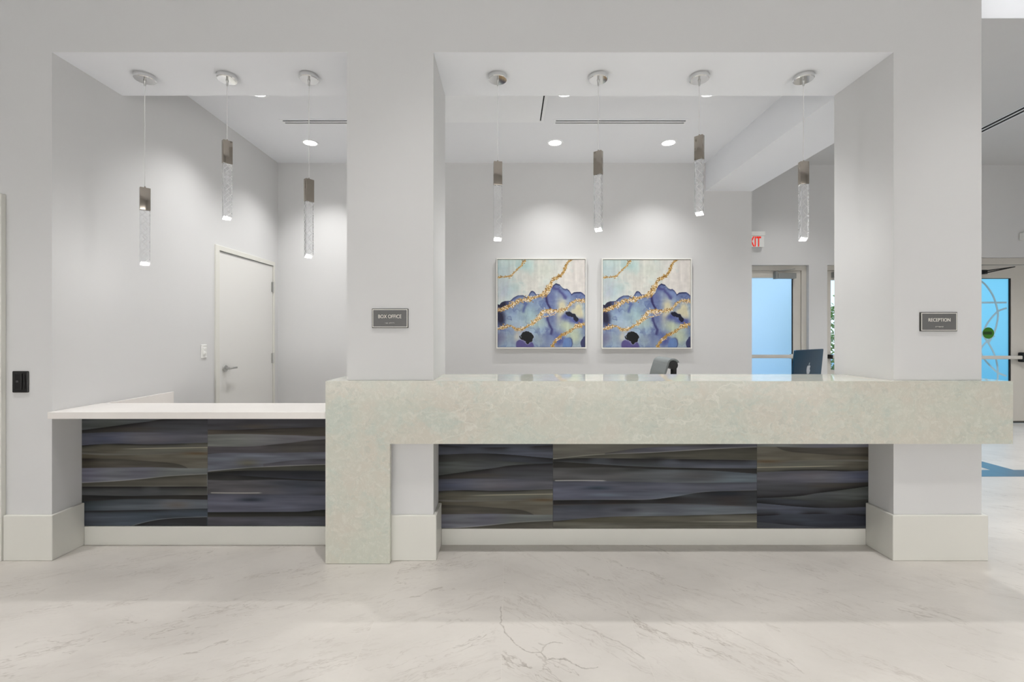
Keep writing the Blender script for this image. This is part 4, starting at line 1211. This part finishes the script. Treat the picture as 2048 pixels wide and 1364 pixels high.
# ------------------------------------------------------------------ outdoors
struct('ground', box(0, 22, YF + .2, 30, -.2, -.02), M['ground'], 'pale paving outside the glazed doors', 'ground')
def bush(x, y, h, w, seed, m, label):
    rs = random.Random(seed)
    t = thing('garden_tree', label, 'tree', (x, y, -.02), 0, 'garden trees outside the clear door')
    tr = None
    for k in range(4):
        tr = tube((0, 0, 0), (rs.uniform(-.25, .25) * w, rs.uniform(-.2, .2) * w, h * .7), .035, .015, 8, tr)
    obj('trunk', tr, M['bark'], t, True, 40)
    b = bmesh.new()
    for k in range(900):
        a = rs.uniform(0, 2 * PI); rr = math.sqrt(rs.random()) * w / 2
        zz = h * (.18 + .82 * rs.random() ** .8)
        rr *= (1 - .55 * abs(zz / h - .55))
        c = Vector((rr * math.cos(a), rr * math.sin(a), zz))
        d = Vector((rs.uniform(-1, 1), rs.uniform(-1, 1), rs.uniform(-.6, .8))).normalized()
        n = d.cross(Vector((rs.uniform(-1, 1), rs.uniform(-1, 1), rs.uniform(-1, 1)))).normalized()
        l, ww = rs.uniform(.08, .16), rs.uniform(.02, .035)
        up = d.cross(n) * .012
        vs = [b.verts.new(c), b.verts.new(c + d * l * .5 + n * ww + up), b.verts.new(c + d * l), b.verts.new(c + d * l * .5 - n * ww + up)]
        b.faces.new((vs[0], vs[1], vs[2])); b.faces.new((vs[0], vs[2], vs[3]))
    obj('foliage', b, m, t, True)
bush(6.5, 7.2, 2.2, 1.3, 1, M['leaf'], 'leafy green tree outside the clear door')
bush(7.9, 7.6, 2.0, 1.5, 2, M['leaf2'], 'olive leafy tree outside, right of the green one')

# ------------------------------------------------------------------ light
w = bpy.data.worlds.new('daylight'); scene.world = w; w.use_nodes = True
nt = w.node_tree; N, L = nt.nodes, nt.links
bg = N['Background']
tcw = N.new('ShaderNodeTexCoord'); sp = N.new('ShaderNodeSeparateXYZ'); L.new(tcw.outputs['Generated'], sp.inputs[0])
rp = ramp(N, [(0.0, srgb(205, 226, 240)), (0.5, srgb(216, 231, 240)), (0.62, srgb(176, 218, 248)), (1.0, srgb(120, 182, 240))])
mr = mrange(nt, sp.outputs['Z'], -1, 1, 0, 1)
L.new(mr, rp.inputs[0]); L.new(rp.outputs[0], bg.inputs['Color'])
bg.inputs['Strength'].default_value = 1.5

# added low fill light behind the viewer, lifts header undersides and ceilings
area('lobby_fill', (1.0, -6.6, .62), (R(-90), 0, 0), 11.5, 1.1, 304, (1, .988, .962))
# lobby ceiling fittings: a row close to the wall grazes the counter
for i, x in enumerate((-3.6, -2.0, -.4, 1.2, 2.8, 4.4, 6.0)):
    spot('lobby_lamp', (x, -.92, ZL - .05), 182, 56, .8, .06, (1, .983, .955))
# spot added to brighten the fascia over the passage
spot('fascia_fill', (4.0, -.1, 4.45), 25, 52, 1.0, .08, (1, 1, 1), target=(4.0, YP, 4.0))
# lamp above the exit sign, then spots added to brighten the passage
spot('passage_lamp_and_fill', (3.95, 3.1, ZP - .03), 50, 110, .9, .05, (1, .99, .97))
spot('passage_lamp_and_fill', (4.2, 1.5, ZP - .03), 150, 110, .9, .05, (1, .99, .97))
spot('passage_lamp_and_fill', (6.2, 1.9, ZP - .03), 170, 120, .9, .05, (1, .99, .97))
spot('passage_lamp_and_fill', (7.7, 1.6, ZP - .03), 150, 120, .9, .05, (1, .99, .97))

# ------------------------------------------------------------------ camera and view
cam = bpy.data.cameras.new('camera')
cam.sensor_width = 36; cam.lens = FPX / 2048 * 36
cam.shift_x = (1024 - CX) / 2048; cam.shift_y = -(682 - CY) / 2048
cam.clip_start = 0.05
co = bpy.data.objects.new('camera', cam); COL.objects.link(co)
co.location = (0, -D, H0); co.rotation_euler = (R(90), 0, 0)
scene.camera = co
scene.view_settings.view_transform = 'Standard'
scene.view_settings.look = 'None'
scene.view_settings.exposure = 0.07
scene.view_settings.gamma = 1.0
scene.view_settings.use_curve_mapping = False
scene.cycles.use_denoising = True
scene.cycles.caustics_reflective = False
